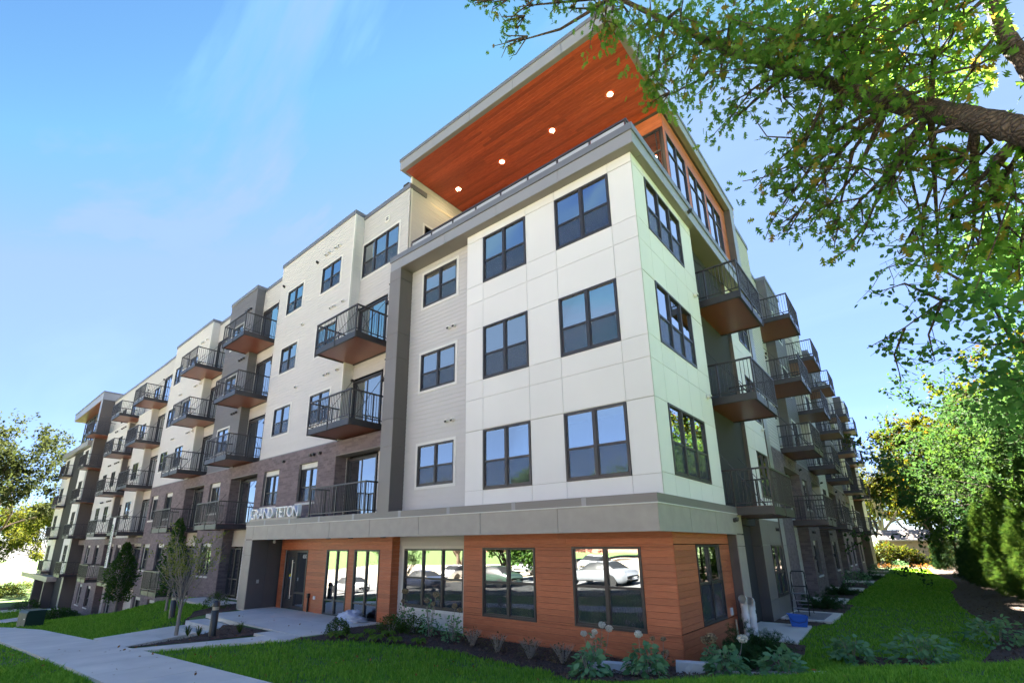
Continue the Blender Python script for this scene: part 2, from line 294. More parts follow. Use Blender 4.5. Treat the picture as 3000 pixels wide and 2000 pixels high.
# ------------------------------------------------------------------ the apartment building
B = link('apartment_building', None, label='five storey apartment building with white corner block, lap siding, dark brick and steel balconies', cat='building')
IND = {'board': 300, 'brick': 300, 'baluster': 300}
_cache = {}
def part(F, name, mb, mats, **k):
    return link(name, mb.mesh(name, mats) if isinstance(mb, MB) else mb, B, F.p(0, 0, 0), F.a, **k)
rest_boards = {}                                       # joined siding by (frame, material)
def to_front(v): return lambda a, b, z: (a, v + b, z)
def to_side(u, s): return lambda a, b, z: (u - s*b, a, z)
def lap(F, wall, fn, a0, a1, z0, z1, holes, m, pitch=0.15, indiv=False):
    n = max(1, round((z1 - z0)/pitch)); h = (z1 - z0)/n
    for i in range(n):
        za, zb = z0 + i*h, z0 + (i+1)*h
        for p, q, ra, rb in rect_minus(a0, a1, za, zb, holes):
            t = lambda z: -0.018 + 0.013*(z - za)/h
            vs = [fn(p, t(ra), ra), fn(q, t(ra), ra), fn(q, t(rb), rb), fn(p, t(rb), rb), fn(p, 0.004, ra), fn(q, 0.004, ra), fn(q, 0.004, rb), fn(p, 0.004, rb)]
            fs = [(0, 1, 2, 3), (4, 5, 1, 0), (4, 0, 3, 7), (1, 5, 6, 2), (3, 2, 6, 7)]
            if indiv and IND['board'] > 0 and q - p > 0.12 and rb - ra > 0.05:
                IND['board'] -= 1
                link('siding_board', MB().add(vs, fs).mesh('siding_board', m), wall)
            else:
                rest_boards.setdefault((F, m), MB()).add(vs, fs)
rest_bricks = {}; mortar = {}
def bricks(F, wall, fn, a0, a1, z0, z1, holes, indiv=False, depth=0.10):
    n = max(1, round((z1 - z0)/0.102)); h = (z1 - z0)/n
    mo = mortar.setdefault(F, MB())
    for p, q, ra, rb in rect_minus(a0, a1, z0, z1, holes):
        vs = [fn(p, -0.004, ra), fn(q, -0.004, ra), fn(q, -0.004, rb), fn(p, -0.004, rb), fn(p, depth, ra), fn(q, depth, ra), fn(q, depth, rb), fn(p, depth, rb)]
        mo.add(vs, [(0, 1, 2, 3), (4, 5, 1, 0), (4, 0, 3, 7), (1, 5, 6, 2), (3, 2, 6, 7)])
    for i in range(n - 1, -1, -1):
        za, zb = z0 + i*h + 0.005, z0 + (i+1)*h - 0.005
        zc = (za + zb)/2
        for p, q, _, _ in rect_minus(a0, a1, zc - 0.02, zc + 0.02, holes):
            a = p - (0.153 if i % 2 else 0.0)
            while a < q:
                s, e = max(a, p), min(a + 0.295, q)
                if e - s > 0.04:
                    j = random.uniform(-0.003, 0.003)
                    vs = [fn(s, -0.012+j, za), fn(e, -0.012+j, za), fn(e, -0.012+j, zb), fn(s, -0.012+j, zb), fn(s, 0.03, za), fn(e, 0.03, za), fn(e, 0.03, zb), fn(s, 0.03, zb)]
                    fs = [(0, 1, 2, 3), (4, 5, 1, 0), (4, 0, 3, 7), (1, 5, 6, 2), (3, 2, 6, 7)]
                    if indiv and IND['brick'] > 0: IND['brick'] -= 1; link('brick', MB().add(vs, fs).mesh('brick', 'brick'), wall)
                    else: rest_bricks.setdefault(F, MB()).add(vs, fs)
                a += 0.305
def quad_mesh(name, w_, h_, m, y=0.0, th=0.008):
    k = (name, round(w_, 3), round(h_, 3), m)
    if k not in _cache: _cache[k] = MB().box(0, w_, y, y + th, 0, h_).mesh(name, m)
    return _cache[k]
def window(F, u0, u1, z0, z1, v, cols=2, style='dh', trim=None, mid=0.46, blind=None, name='window', screen=True, parent=None):
    w_, h_ = u1 - u0, z1 - z0; fw, md = 0.052, (mid if style in ('dh', 'store') else None)
    key = ('win', round(w_, 3), round(h_, 3), cols, style, round(mid, 3)); cw = (w_ - 2*fw - (cols-1)*0.075)/cols
    xs = [fw + i*(cw + 0.075) for i in range(cols)]
    if key not in _cache:
        b = MB(); y0, y1 = -0.022, 0.06
        b.box(0, fw, y0, y1, 0, h_); b.box(w_-fw, w_, y0, y1, 0, h_); b.box(fw, w_-fw, y0, y1, 0, fw); b.box(fw, w_-fw, y0, y1, h_-fw, h_)
        for i in range(cols-1): b.box(xs[i]+cw, xs[i]+cw+0.075, y0+0.004, y1, fw, h_-fw)
        for x in xs:
            if md: b.box(x, x+cw, 0.0, y1, h_*md - 0.028, h_*md + 0.028)
            if style == 'dh':      # sash rails
                b.box(x, x+0.025, 0.002, y1-0.01, fw, h_-fw); b.box(x+cw-0.025, x+cw, 0.002, y1-0.01, fw, h_-fw)
                b.box(x+0.025, x+cw-0.025, 0.002, y1-0.01, fw, fw+0.045)
        d = 0.27; r = [(fw*.5, 0.05, fw*.5), (w_-fw*.5, 0.05, fw*.5), (w_-fw*.5, 0.05, h_-fw*.5), (fw*.5, 0.05, h_-fw*.5)]; r2 = [(x, d, z) for x, _, z in r]
        b.add(r + r2, [(4, 5, 6, 7), (0, 1, 5, 4), (1, 2, 6, 5), (2, 3, 7, 6), (3, 0, 4, 7)], 1)
        _cache[key] = b.mesh('window_frame', ['frame', 'room'])
    o = link(name, _cache[key], parent or B, F.p(u0, v, z0) if parent is None else (u0, v, z0), F.a if parent is None else 0)
    for x in xs:
        if md:
            link('pane', quad_mesh('pane', cw, h_-fw-h_*md-0.028, 'glass'), o, (x, 0.030, h_*md + 0.028))
            link('pane', quad_mesh('pane', cw, h_*md-0.028-fw, 'glass_low'), o, (x, 0.030, fw))
            if style == 'dh' and screen: link('insect_screen', quad_mesh('insect_screen', cw-0.05, h_*md-0.028-fw-0.045, 'screen', th=0.002), o, (x+0.025, 0.012, fw+0.045))
        else:
            link('pane', quad_mesh('pane', cw, h_-2*fw, 'glass'), o, (x, 0.030, fw))
    if blind is None: blind = random.choice([0, 0.12, 0.16, 0.3, 0.5, 0.85])
    if blind: link('blind', quad_mesh('blind', w_-2*fw, round(blind*h_*0.52, 2), 'blind'), o, (fw, 0.10, h_ - fw - round(blind*h_*0.52, 2)))
    if trim:
        k2 = ('trim', round(w_, 3), round(h_, 3), trim); t = 0.09
        if k2 not in _cache:
            b = MB(); b.box(-t, -0.002, -0.028, 0.01, -t, h_+t); b.box(w_+0.002, w_+t, -0.028, 0.01, -t, h_+t); b.box(-0.002, w_+0.002, -0.028, 0.01, h_+0.002, h_+t); b.box(-0.002, w_+0.002, -0.030, 0.01, -t, -0.002)
            _cache[k2] = b.mesh('window_trim', trim)
        link('window_trim', _cache[k2], o)
    return o
def slider(F, u0, z0, v, w_=2.0, h_=2.33):
    """glazed sliding balcony door with a fixed leaf"""
    key = ('slider', w_, h_)
    if key not in _cache:
        b = MB(); fw = 0.06
        b.box(0, fw, -0.02, 0.10, 0, h_); b.box(w_-fw, w_, -0.02, 0.10, 0, h_); b.box(fw, w_-fw, -0.02, 0.10, h_-fw, h_); b.box(fw, w_-fw, -0.02, 0.10, 0, 0.05)
        c = w_*0.5
        for x, y in ((fw, 0.045), (c-0.04, 0.01)):
            ww = c - fw + 0.04
            b.box(x, x+0.06, y, y+0.035, 0.05, h_-fw); b.box(x+ww-0.06, x+ww, y, y+0.035, 0.05, h_-fw); b.box(x+0.06, x+ww-0.06, y, y+0.035, 0.05, 0.15); b.box(x+0.06, x+ww-0.06, y, y+0.035, h_-fw-0.06, h_-fw)
        d = 0.30; r = [(fw*.5, 0.09, 0.03), (w_-fw*.5, 0.09, 0.03), (w_-fw*.5, 0.09, h_-.03), (fw*.5, 0.09, h_-.03)]; r2 = [(x, d, z) for x, _, z in r]
        b.add(r + r2, [(4, 5, 6, 7), (0, 1, 5, 4), (1, 2, 6, 5), (2, 3, 7, 6), (3, 0, 4, 7)], 1)
        _cache[key] = b.mesh('sliding_door', ['frame', 'room'])
    o = link('sliding_door', _cache[key], B, F.p(u0, v, z0), F.a); c = w_*0.5; ww = c - 0.06 + 0.04 - 0.12
    link('pane', quad_mesh('pane', ww, h_-0.27, 'glass'), o, (0.12, 0.062, 0.15)); link('pane', quad_mesh('pane', ww, h_-0.27, 'glass'), o, (c+0.02, 0.026, 0.15))
    if random.random() < .5: link('blind', quad_mesh('blind', ww, h_-0.3, 'blind'), o, (0.12 if random.random() < .5 else c, 0.14, 0.15))
    return o
def vent(F, u, z, v, dark=False, m=None):
    k = ('vent', dark, m)
    if k not in _cache:
        b = MB(); b.tube((0, 0.0, 0), (0, -0.03, 0), 0.075, 10); b.tube((0, -0.03, 0.0), (0, -0.10, -0.02), 0.058, 10, 0.064, mi=0); b.tube((0, -0.06, -0.022), (0, -0.103, -0.024), 0.052, 10, mi=1)
        _cache[k] = b.mesh('vent_hood', [m or ('metal' if dark else 'trim'), 'black'])
    link('vent_hood', _cache[k], B, F.p(u, v - 0.02, z), F.a)
def sconce(F, u, z, v, m='metal', side=0):
    if 'sconce' not in _cache:
        b = MB(); b.tube((0, 0, 0.05), (0, -0.025, 0.05), 0.05, 10); b.tube((0, -0.02, 0.05), (0, -0.12, 0.06), 0.02, 6); b.lathe([(0.012, 0.10), (0.03, 0.08), (0.10, -0.07), (0.09, -0.07)], 12, (0, -0.12, 0))
        _cache['sconce'] = b.mesh('wall_light', 'metal')
    link('wall_light', _cache['sconce'], B, F.p(u, v, z), F.a + side)
def camera_dome(F, u, z, v):
    if 'camd' not in _cache:
        b = MB(); b.tube((0, 0, 0), (0, -0.06, 0), 0.06, 10); b.lathe([(0.055, 0.0), (0.052, -0.03), (0.03, -0.055), (0.004, -0.062)], 12, (0, -0.09, 0.02), 1); b.lathe([(0.004, 0.06), (0.058, 0.045), (0.058, 0.0)], 12, (0, -0.09, 0.02))
        _cache['camd'] = b.mesh('security_camera', ['frame', 'black'])
    link('security_camera', _cache['camd'], B, F.p(u, v, z), F.a)
def balcony(F, u0, z, v, w_=2.9, d=1.77, near=False, rods=True, slab=True, rod_v=None):
    """z = underside of the steel frame; v = wall plane behind; sticks out d towards -v"""
    key = ('balc', w_, d)
    if key not in _cache:
        b = MB(); h = 0.225
        b.box(0, w_, -d, -d+0.07, 0, h); b.box(0, 0.07, -d+0.07, 0, 0, h); b.box(w_-0.07, w_, -d+0.07, 0, 0, h); b.box(0.07, w_-0.07, -0.07, 0, 0, h)
        for fx in (0.0, w_): b.box(fx-0.006, fx+0.006, -d+0.03, -d+0.30, 0.03, h-0.02)        # end plates
        for x in (w_*0.33, w_*0.66): b.tube((x, -d-0.004, 0.11), (x, -d-0.012, 0.11), 0.014, 6)
        for x in (0.10, w_-0.10):
            for zz in (0.07, 0.15): b.tube((x, -d, zz), (x, -d-0.012, zz), 0.013, 6)
        _cache[key] = b.mesh('balcony', 'metal')
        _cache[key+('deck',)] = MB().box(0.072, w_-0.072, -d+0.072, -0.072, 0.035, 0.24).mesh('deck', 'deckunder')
        r = MB(); H = 1.29
        for x in (0.025, w_/2, w_-0.025): r.box(x-0.022, x+0.022, -d-0.018, -d+0.026, -0.02 if slab else 0.2, H-0.03)
        for x in (0.025, w_-0.025): r.box(x-0.022, x+0.022, -d*0.45-0.02, -d*0.45+0.02, 0.02, H-0.03)
        for z0, z1, t in ((H-0.03, H+0.02, 0.03), (0.315, 0.345, 0.014)):
            r.box(-0.006, w_+0.006, -d-0.022, -d-0.022+2*t, z0, z1)
            for x in (0.025, w_-0.025): r.box(x-t, x+t, -d-0.022+2*t, 0, z0, z1)
        bars = []
        n = round(w_/0.108)
        for i in range(1, n):
            x = w_*i/n
            if abs(x - w_/2) > 0.03: bars.append((x, -d+0.0))
        n2 = round(d/0.108)
        for i in range(1, n2):
            y = -d + d*i/n2
            for x in (0.025, w_-0.025): bars.append((x, y))
        _cache[key+('bars',)] = bars
        r2 = MB(); r2.v = list(r.v); r2.f = list(r.f); r2.m = list(r.m)
        for x, y in bars: r2.box(x-0.0075, x+0.0075, y-0.0075, y+0.0075, 0.345, H-0.03)
        _cache[key+('rail',)] = r.mesh('railing', 'metal'); _cache[key+('railbars',)] = r2.mesh('railing', 'metal')
        _cache[key+('bar',)] = MB().box(-0.0075, 0.0075, -0.0075, 0.0075, 0.345, H-0.03).mesh('baluster', 'metal')
    if slab:
        o = link('balcony', _cache[key], B, F.p(u0, v, z), F.a); link('deck', _cache[key+('deck',)], o)
        if near and IND['baluster'] >= len(_cache[key+('bars',)]):
            link('railing', _cache[key+('rail',)], o)
            for x, y in _cache[key+('bars',)]: link('baluster', _cache[key+('bar',)], o, (x, y, 0)); IND['baluster'] -= 1
        else: link('railing', _cache[key+('railbars',)], o)
    else:
        o = link('balcony_railing', _cache[key+('rail',)], B, F.p(u0, v, z), F.a)
        for x, y in _cache[key+('bars',)]: link('baluster', _cache[key+('bar',)], o, (x, y, 0)); IND['baluster'] -= 1
    if rods:
        kr = key + ('rod',)
        if kr not in _cache:
            b = MB()
            for x in (0.12, w_-0.12):
                b.tube((x, -0.02, 2.62), (x, -d+0.25, 0.30), 0.011, 5); b.tube((x, -d+0.30, 0.36), (x, -d+0.22, 0.25), 0.026, 6)
                b.box(x-0.05, x+0.05, -0.10, 0.01, 2.57, 2.68)
            _cache[kr] = b.mesh('tension_rod', 'metal')
        link('tension_rod', _cache[kr], o)
    return o

# ---- corner block, white panels -------------------------------------------------
HEAD = (5.63, 8.88, 12.05); SILL = (3.90, 7.17, 10.40)
core = MB()
core.box(-9.5, -0.35, 0.66, 14, 3.0, 12.5); core.box(-5.9, -0.35, 0.34, 0.66, 3.0, 12.5)
part(FA, 'core_wall', core, 'core')
pw = part(FA, 'panel_wall', MB().box(-5.80, -0.05, 0.25, 0.34, 3.0, 12.4), 'core')
XC = [-5.85, -5.15, -3.45, -2.40, -0.68, 0.0]; ZR = [3.2, 5.65, 6.60, 8.88, 9.80, 12.06, 12.35]
def panels(F, wall, us, zr, holes, m, name='wall_panel', g=0.006, y0=0.0, y1=0.025, base=True, v=0.0):
    if base:
        b = MB()
        for p, q, a, c in rect_minus(us[0], us[-1], zr[0], zr[-1], holes): b.box(p, q, v+y1-0.006, v+y1+0.02, a, c)
        link('panel_backing', b.mesh('panel_backing', 'joint'), wall, F.p(0, 0, 0) if wall is B else (0, 0, 0), F.a if wall is B else 0)
    for i in range(len(us)-1):
        for j in range(len(zr)-1):
            for p, q, a, c in rect_minus(us[i], us[i+1], zr[j], zr[j+1], holes):
                if q-p < 0.05 or c-a < 0.05: continue
                link(name, MB().box(p+g, q-g, v+y0, v+y1, a+g, c-g).mesh(name, m), wall)
HA = [(x0, x1, s, h) for x0, x1 in ((-5.15, -3.45), (-2.40, -0.68)) for s, h in zip(SILL, HEAD)]
panels(FA, pw, XC, ZR, HA, 'white_panel')
for x0, x1, s, h in HA: window(FA, x0+0.006, x1-0.006, s, h-0.006, 0.0, blind=random.choice([0, 0.15, 0.22]))
pw2 = part(FC, 'panel_wall', MB().box(0.05, 4.35, 0.25, 0.34, 3.0, 12.4), 'core')
HB = [(0.78, 3.36, s+0.03, h+0.02) for s, h in zip(SILL, HEAD)]
panels(FC, pw2, [0.026, 0.78, 1.64, 2.50, 3.36, 4.40], ZR, HB, 'white_panel')
for a, b_, s, h in HB: window(FC, a+0.006, b_-0.006, s, h-0.006, 0.0, cols=3, blind=random.choice([0, 0.15]))
for z in (4.95, 8.2): vent(FC, 3.95, z + 1.55, 0.0)
# lap siding strip left of the white panels
sw = part(FA, 'siding_wall', MB().box(-8.99, -5.84, 0.62, 0.66, 3.0, 12.4), 'core')
HS = [(-8.30, -6.61, h-1.39, h-0.04) for h in HEAD]
HSt = [(a-0.09, b_+0.09, c-0.09, d+0.09) for a, b_, c, d in HS]
lap(FA, sw, to_front(0.30), -8.97, -5.85, 3.2, 12.35, HSt, 'siding', indiv=True)
for a, b_, c, d in HS: window(FA, a, b_, c, d, 0.30, trim='trim', blind=random.choice([0.2, 0.3, 0.1]))
for z in (9.48, 6.24):
    for x in (-6.92, -6.66): vent(FA, x, z, 0.30)
# tall frame pillar and fifth floor band
ZP = [3.0, 5.62, 6.58, 8.80, 9.74, 11.92, 12.36]
pil = part(FA, 'frame_pillar', MB().box(-9.55, -8.98, -0.27, 0.9, 3.0, 12.4), 'darkpanel')
for a, b_ in zip(ZP, ZP[1:]):
    link('wall_panel', MB().box(-9.57, -8.96, -0.29, -0.272, a+0.006, b_-0.006).mesh('wall_panel', 'band'), pil)
    link('wall_panel', MB().box(-8.978, -8.96, -0.272, 0.30, a+0.006, b_-0.006).mesh('wall_panel', 'darkpanel'), pil)
bd = part(FA, 'roof_band', MB().box(-9.55, 0.18, -0.27, 0.66, 12.36, 12.9).box(-0.8, 0.18, 0.66, 12.1, 12.36, 12.9), 'darkpanel')
XB = [-9.57, -8.97, -6.66, -4.36, -2.05, 0.20]
for a, b_ in zip(XB, XB[1:]): link('fascia_panel', MB().box(a+0.006, b_-0.006, -0.29, -0.272, 12.352, 12.73).mesh('fascia_panel', 'bandlite'), bd)
YB = [-0.29, 1.80, 3.85, 6.0, 8.2, 10.3, 12.1]
for a, b_ in zip(YB, YB[1:]): link('fascia_panel', MB().box(0.182, 0.20, a+0.006, b_-0.006, 12.352, 12.73).mesh('fascia_panel', 'bandlite'), bd)
for a, b_ in zip(XB, XB[1:]): link('soffit_panel', MB().box(a+0.005, b_-0.005, -0.268, 0.30, 12.345, 12.359).mesh('soffit_panel', 'band'), bd)
for a, b_ in zip(YB, YB[1:]): link('soffit_panel', MB().box(-0.75, 0.178, max(a, 0.31)+0.005, b_-0.005, 12.344, 12.358).mesh('soffit_panel', 'band'), bd)
link('coping', MB().box(-9.60, 0.235, -0.325, -0.05, 12.735, 12.94).box(-0.05, 0.235, -0.05, 12.1, 12.735, 12.94).mesh('coping', 'coping'), bd)
camera_dome(FC, 3.75, 12.52, -0.20)
# terrace railing with perforated infill
rl = part(FA, 'terrace_railing', MB().box(-9.2, -0.16, 0.35, 0.41, 13.80, 13.86).box(-0.22, -0.16, 0.41, 4.5, 13.80, 13.86), 'metal')
pm = MB().box(0, 1.04, -0.008, 0.008, 0, 0.80).mesh('infill_panel', mat('perforated infill', (0.42, 0.42, 0.46), 0.5, noise=0.05, nscale=60))
x = -9.2
for i in range(9):
    xx = -9.2 + i*1.125
    link('rail_post', MB().box(-0.02, 0.02, -0.02, 0.02, 0, 0.9).mesh('rail_post', 'metal'), rl, (xx, 0.38, 12.9))
    if i < 8: link('infill_panel', pm, rl, (xx+0.045, 0.38, 12.97))
link('infill_panel', MB().box(-0.198, -0.182, 0.45, 4.4, 12.97, 13.77).mesh('infill_panel', pm.materials[0]), rl)
# terrace floor, penthouse walls
part(FA, 'terrace_floor', MB().box(-9.9, -0.8, 0.0, 14, 12.5, 12.75), 'concrete')
ph = part(FA, 'penthouse_wall', MB().box(-13.2, -10.0, 1.3, 14, 12.4, 17.5).box(-10.0, -0.8, 4.95, 14, 12.5, 17.6), 'core')
WU = [(4.81, 6.75), (7.05, 9.00), (9.24, 11.25)]
for a, b_ in WU:
    window(FC, a, b_, 13.2, 16.96, 0.51, cols=2, style='store', mid=0.80, blind=0)
def planks(parent, fn, a0, a1, z0, z1, holes, m, pitch, lens=(2.4, 3.7), g=0.004):
    n = max(1, round((z1-z0)/pitch)); h = (z1-z0)/n
    for i in range(n):
        za, zb = z0+i*h, z0+(i+1)*h
        for p, q, ra, rb in rect_minus(a0, a1, za, zb, holes):
            if rb - ra < 0.02: continue
            s = p; 
            while s < q - 0.02:
                e = min(q, s + random.uniform(*lens)); e = q if q - e < 0.5 else e
                vs = [fn(s+.001, -0.016, ra+g), fn(e-.001, -0.016, ra+g), fn(e-.001, -0.016, rb-g*.3), fn(s+.001, -0.016, rb-g*.3), fn(s+.001, 0.006, ra), fn(e-.001, 0.006, ra), fn(e-.001, 0.006, rb), fn(s+.001, 0.006, rb)]
                link('wood_plank', MB().add(vs, [(0, 1, 2, 3), (4, 5, 1, 0), (4, 0, 3, 7), (1, 5, 6, 2), (3, 2, 6, 7)]).mesh('wood_plank', m), parent)
                s = e
wr = part(FC, 'wood_wall', MB().box(4.62, 12.2, 0.79, 0.81, 12.7, 17.66), 'core')
planks(wr, to_front(0.51), 4.6, 12.2, 12.8, 17.66, [(a, b_, 12.8, 16.96) for a, b_ in WU], 'wood', 0.145)
wf = part(FA, 'wood_wall', MB().box(-9.9, -0.8, 4.88, 4.90, 12.7, 17.66), 'core')
for i in range(5): window(FA, -9.85 + i*1.86, -8.05 + i*1.86, 12.8, 17.05, 4.62, cols=2, style='store', mid=0.78, blind=0)
planks(wf, to_front(4.60), -9.95, -0.51, 17.06, 17.66, [], 'wood', 0.15)
part(FA, 'corner_post', MB().box(-0.64, -0.512, 4.598, 4.75, 12.7, 17.05), 'metal')
for x, y in ((-3.2, 6.2), (-1.6, 6.0), (-6.0, 6.6)):
    link('ceiling_light', MB().lathe([(0.001, 0.0), (0.09, 0.0), (0.09, 0.04)], 12).mesh('ceiling_light', 'lampglow'), B, (x, 4.80, 16.4))
# return wall at the left end of the terrace
rw = part(FA, 'siding_wall', MB().box(-10.6, -10.27, 0.9, 5.0, 12.6, 17.6), 'core')
lap(FA, rw, to_side(-9.97, 1), 0.86, 5.0, 12.7, 17.66, [(1.55, 2.6, 13.6, 15.75)], 'siding', indiv=True)
window(FC, 1.64, 2.51, 13.69, 15.66, 9.97, cols=1, trim='trim')
link('corner_trim', MB().box(-10.03, -9.94, 0.835, 0.90, 12.7, 17.66).mesh('corner_trim', 'trim'), rw)
# penthouse roof
rf = part(FA, 'penthouse_roof', MB().box(-10.07, -0.25, 0.32, 12.95, 17.70, 18.12), 'darkpanel')
RX = [-10.1, -8.09, -6.09, -4.05, -2.05, -0.22]
for a, b_ in zip(RX, RX[1:]): link('fascia_panel', MB().box(a+0.006, b_-0.006, 0.29, 0.318, 17.67, 18.10).mesh('fascia_panel', 'bandlite'), rf)
RY = [0.29, 2.4, 4.8, 7.2, 9.6, 12.0, 12.95]
for a, b_ in zip(RY, RY[1:]): link('fascia_panel', MB().box(-0.248, -0.22, a+0.006, b_-0.006, 17.67, 18.10).mesh('fascia_panel', 'bandlite'), rf)
link('coping', MB().box(-10.13, -0.19, 0.26, 12.98, 18.10, 18.24).mesh('coping', 'coping'), rf)
link('soffit_trim', MB().box(-10.07, -0.25, 0.32, 0.47, 17.668, 17.70).box(-0.42, -0.25, 0.47, 12.9, 17.668, 17.70).box(-10.07, -9.95, 0.47, 12.9, 17.668, 17.70).mesh('soffit_trim', 'band'), rf)
n = 28; y0, y1 = 0.47, 4.60; h = (y1-y0)/n
for i in range(n):
    s = -9.95
    while s < -0.45:
        e = min(-0.42, s + random.uniform(2.6, 4.2)); e = -0.42 if -0.42 - e < 0.8 else e
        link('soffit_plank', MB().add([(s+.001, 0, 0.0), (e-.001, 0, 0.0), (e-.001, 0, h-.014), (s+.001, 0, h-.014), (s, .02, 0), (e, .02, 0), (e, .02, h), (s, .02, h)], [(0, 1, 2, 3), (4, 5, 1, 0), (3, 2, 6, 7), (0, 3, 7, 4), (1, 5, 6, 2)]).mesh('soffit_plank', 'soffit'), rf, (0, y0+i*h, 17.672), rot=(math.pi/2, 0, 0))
        s = e
for x in (-9.0, -6.49, -4.01, -1.57):
    o = link('downlight', MB().lathe([(0.115, 0.0), (0.12, -0.008), (0.085, -0.008)], 16).mesh('downlight', 'white'), rf, (x, 2.71, 17.668))
    link('lamp_lens', MB().lathe([(0.085, -0.005), (0.05, -0.012), (0.001, -0.013)], 16).mesh('lamp_lens', 'lampglow'), o)
# frame pillar on the garden side
p2 = part(FA, 'frame_pillar', MB().box(-1.2, -0.25, 12.13, 12.72, -0.1, 17.7), 'darkpanel')
ZP2 = [-0.05, 2.35, 3.2, 5.65, 6.60, 8.88, 9.80, 12.06, 14.0, 15.9, 17.66]
for a, b_ in zip(ZP2, ZP2[1:]):
    link('wall_panel', MB().box(-1.1, -0.22, 12.10, 12.128, a+0.006, b_-0.006).mesh('wall_panel', 'darkpanel'), p2)
    link('wall_panel', MB().box(-0.248, -0.22, 12.128, 12.75, a+0.006, b_-0.006).mesh('wall_panel', 'bandlite'), p2)

# ---- ground floor base, canopy -----------------------------------------------------
bs = part(FA, 'base_core', MB().box(-6.4, -0.55, 1.1, 14, -0.3, 3.0).box(-17.3, -6.4, 1.35, 14, -0.3, 3.0), 'core')
WG = [(-5.76, -3.90, 0.50, 2.34), (-2.77, -0.93, 0.52, 2.36)]
wd = part(FA, 'wood_wall', MB().box(-6.4, -0.5, 1.02, 1.04, -0.2, 2.8), 'core')
planks(wd, to_front(0.69), -6.50, -0.176, -0.15, 2.70, [(a, b_, c, d) for a, b_, c, d in WG], 'wood', 0.146)
for a, b_, c, d in WG: window(FA, a+.004, b_-.004, c+.004, d-.004, 0.68, mid=0.5, blind=0)
wb = part(FC, 'wood_wall', MB().box(1.0, 4.7, 0.52, 0.54, -0.2, 2.8), 'core')
HW = [(2.05, 3.85, 0.58, 2.40)]
planks(wb, to_front(0.18), 0.69, 4.76, -0.15, 2.70, HW, 'wood', 0.146)
for a, b_, c, d in HW: window(FC, a+.004, b_-.004, c+.004, d-.004, 0.17, mid=0.5, blind=0)
we = part(FA, 'wood_wall', MB().box(-17.3, -9.9, 1.0, 1.02, -0.2, 2.8), 'core')
HE = [(-16.95, -15.22, -0.06, 2.25), (-13.85, -12.40, -0.06, 2.27), (-12.02, -10.52, -0.06, 2.27)]
planks(we, to_front(0.69), -17.42, -9.87, -0.15, 2.70, HE, 'wood', 0.146)
planks(we, to_side(-9.87, 1), 0.71, 1.02, -0.15, 2.70, [], 'wood', 0.146)
for a, b_, c, d in HE[1:]: window(FA, a+.004, b_-.004, c+.004, d-.004, 0.68, style='store', mid=0.22, blind=0)
ws = part(FA, 'siding_wall', MB().box(-9.86, -6.52, 1.30, 1.32, -0.2, 2.8), 'core')
HG = [(-9.58, -6.80, 0.48, 2.30)]
lap(FA, ws, to_front(1.0), -9.85, -6.5, -0.15, 2.70, [(-9.67, -6.5, 0.39, 2.39)], 'siding_w', indiv=True, pitch=0.15)
window(FA, *HG[0], 1.0, cols=3, trim='trim', mid=0.5, blind=0)
# entrance door
dr = part(FA, 'entrance_door', MB().box(-16.94, -16.88, 0.66, 0.78, -0.05, 2.24).box(-16.15, -16.05, 0.66, 0.78, -0.05, 2.24).box(-15.30, -15.23, 0.66, 0.78, -0.05, 2.24).box(-16.88, -16.15, 0.66, 0.78, 2.14, 2.24).box(-16.05, -15.30, 0.66, 0.78, 2.16, 2.24).box(-16.05, -15.30, 0.66, 0.78, 0.55, 0.62).box(-16.05, -15.30, 0.66, 0.78, -0.05, 0.08)
          .box(-16.87, -16.72, 0.69, 0.75, -0.03, 2.13).box(-16.31, -16.16, 0.69, 0.75, -0.03, 2.13).box(-16.72, -16.31, 0.69, 0.75, -0.03, 0.28).box(-16.72, -16.31, 0.69, 0.75, 1.98, 2.13), 'frame')
link('pane', MB().box(-16.72, -16.31, 0.715, 0.725, 0.28, 1.98).mesh('pane', 'glass'), dr)
link('pane', MB().box(-16.05, -15.30, 0.715, 0.725, 0.62, 2.16).mesh('pane', 'glass'), dr); link('pane', MB().box(-16.05, -15.30, 0.715, 0.725, 0.08, 0.55).mesh('pane', 'glass'), dr)
link('lobby_back', MB().box(-17.2, -15.2, 1.30, 1.34, -0.05, 2.7).mesh('lobby_back', mat('lobby wall', (0.30, 0.27, 0.20), 0.8)), dr)
link('door_handle', MB().tube((-16.24, 0.60, 0.35), (-16.24, 0.60, 1.85), 0.018, 8).tube((-16.24, 0.60, 0.45), (-16.24, 0.69, 0.45), 0.012).tube((-16.24, 0.60, 1.75), (-16.24, 0.69, 1.75), 0.012).mesh('door_handle', 'steel'), dr)
link('door_edge', MB().box(-16.965, -16.945, 0.64, 0.70, -0.05, 2.25).mesh('door_edge', 'steel'), dr)
link('wall_switch', MB().box(-15.40, -15.33, 1.29, 1.30, 1.0, 1.12).mesh('wall_switch', 'white'), dr)
link('notice_sticker', MB().box(-16.60, -16.46, 0.709, 0.714, 1.12, 1.18).mesh('notice_sticker', 'blue'), dr)
link('notice_sticker', MB().lathe([(0.001, 0), (0.06, 0), (0.05, 0.06), (0.02, 0.10), (0.001, 0.12)], 10, (-16.53, 0.713, 1.19)).mesh('notice_sticker', mat('yellow sticker', (0.75, 0.62, 0.02), 0.6)), dr, scale=(1, 1, 1))
link('utility_post', MB().box(-14.86, -14.82, 0.60, 0.66, -0.05, 0.55).box(-14.89, -14.79, 0.58, 0.68, 0.45, 0.62).mesh('utility_post', 'black'), B)
link('outlet_box', MB().box(-14.52, -14.40, 0.64, 0.675, 0.42, 0.54).mesh('outlet_box', 'white'), B)
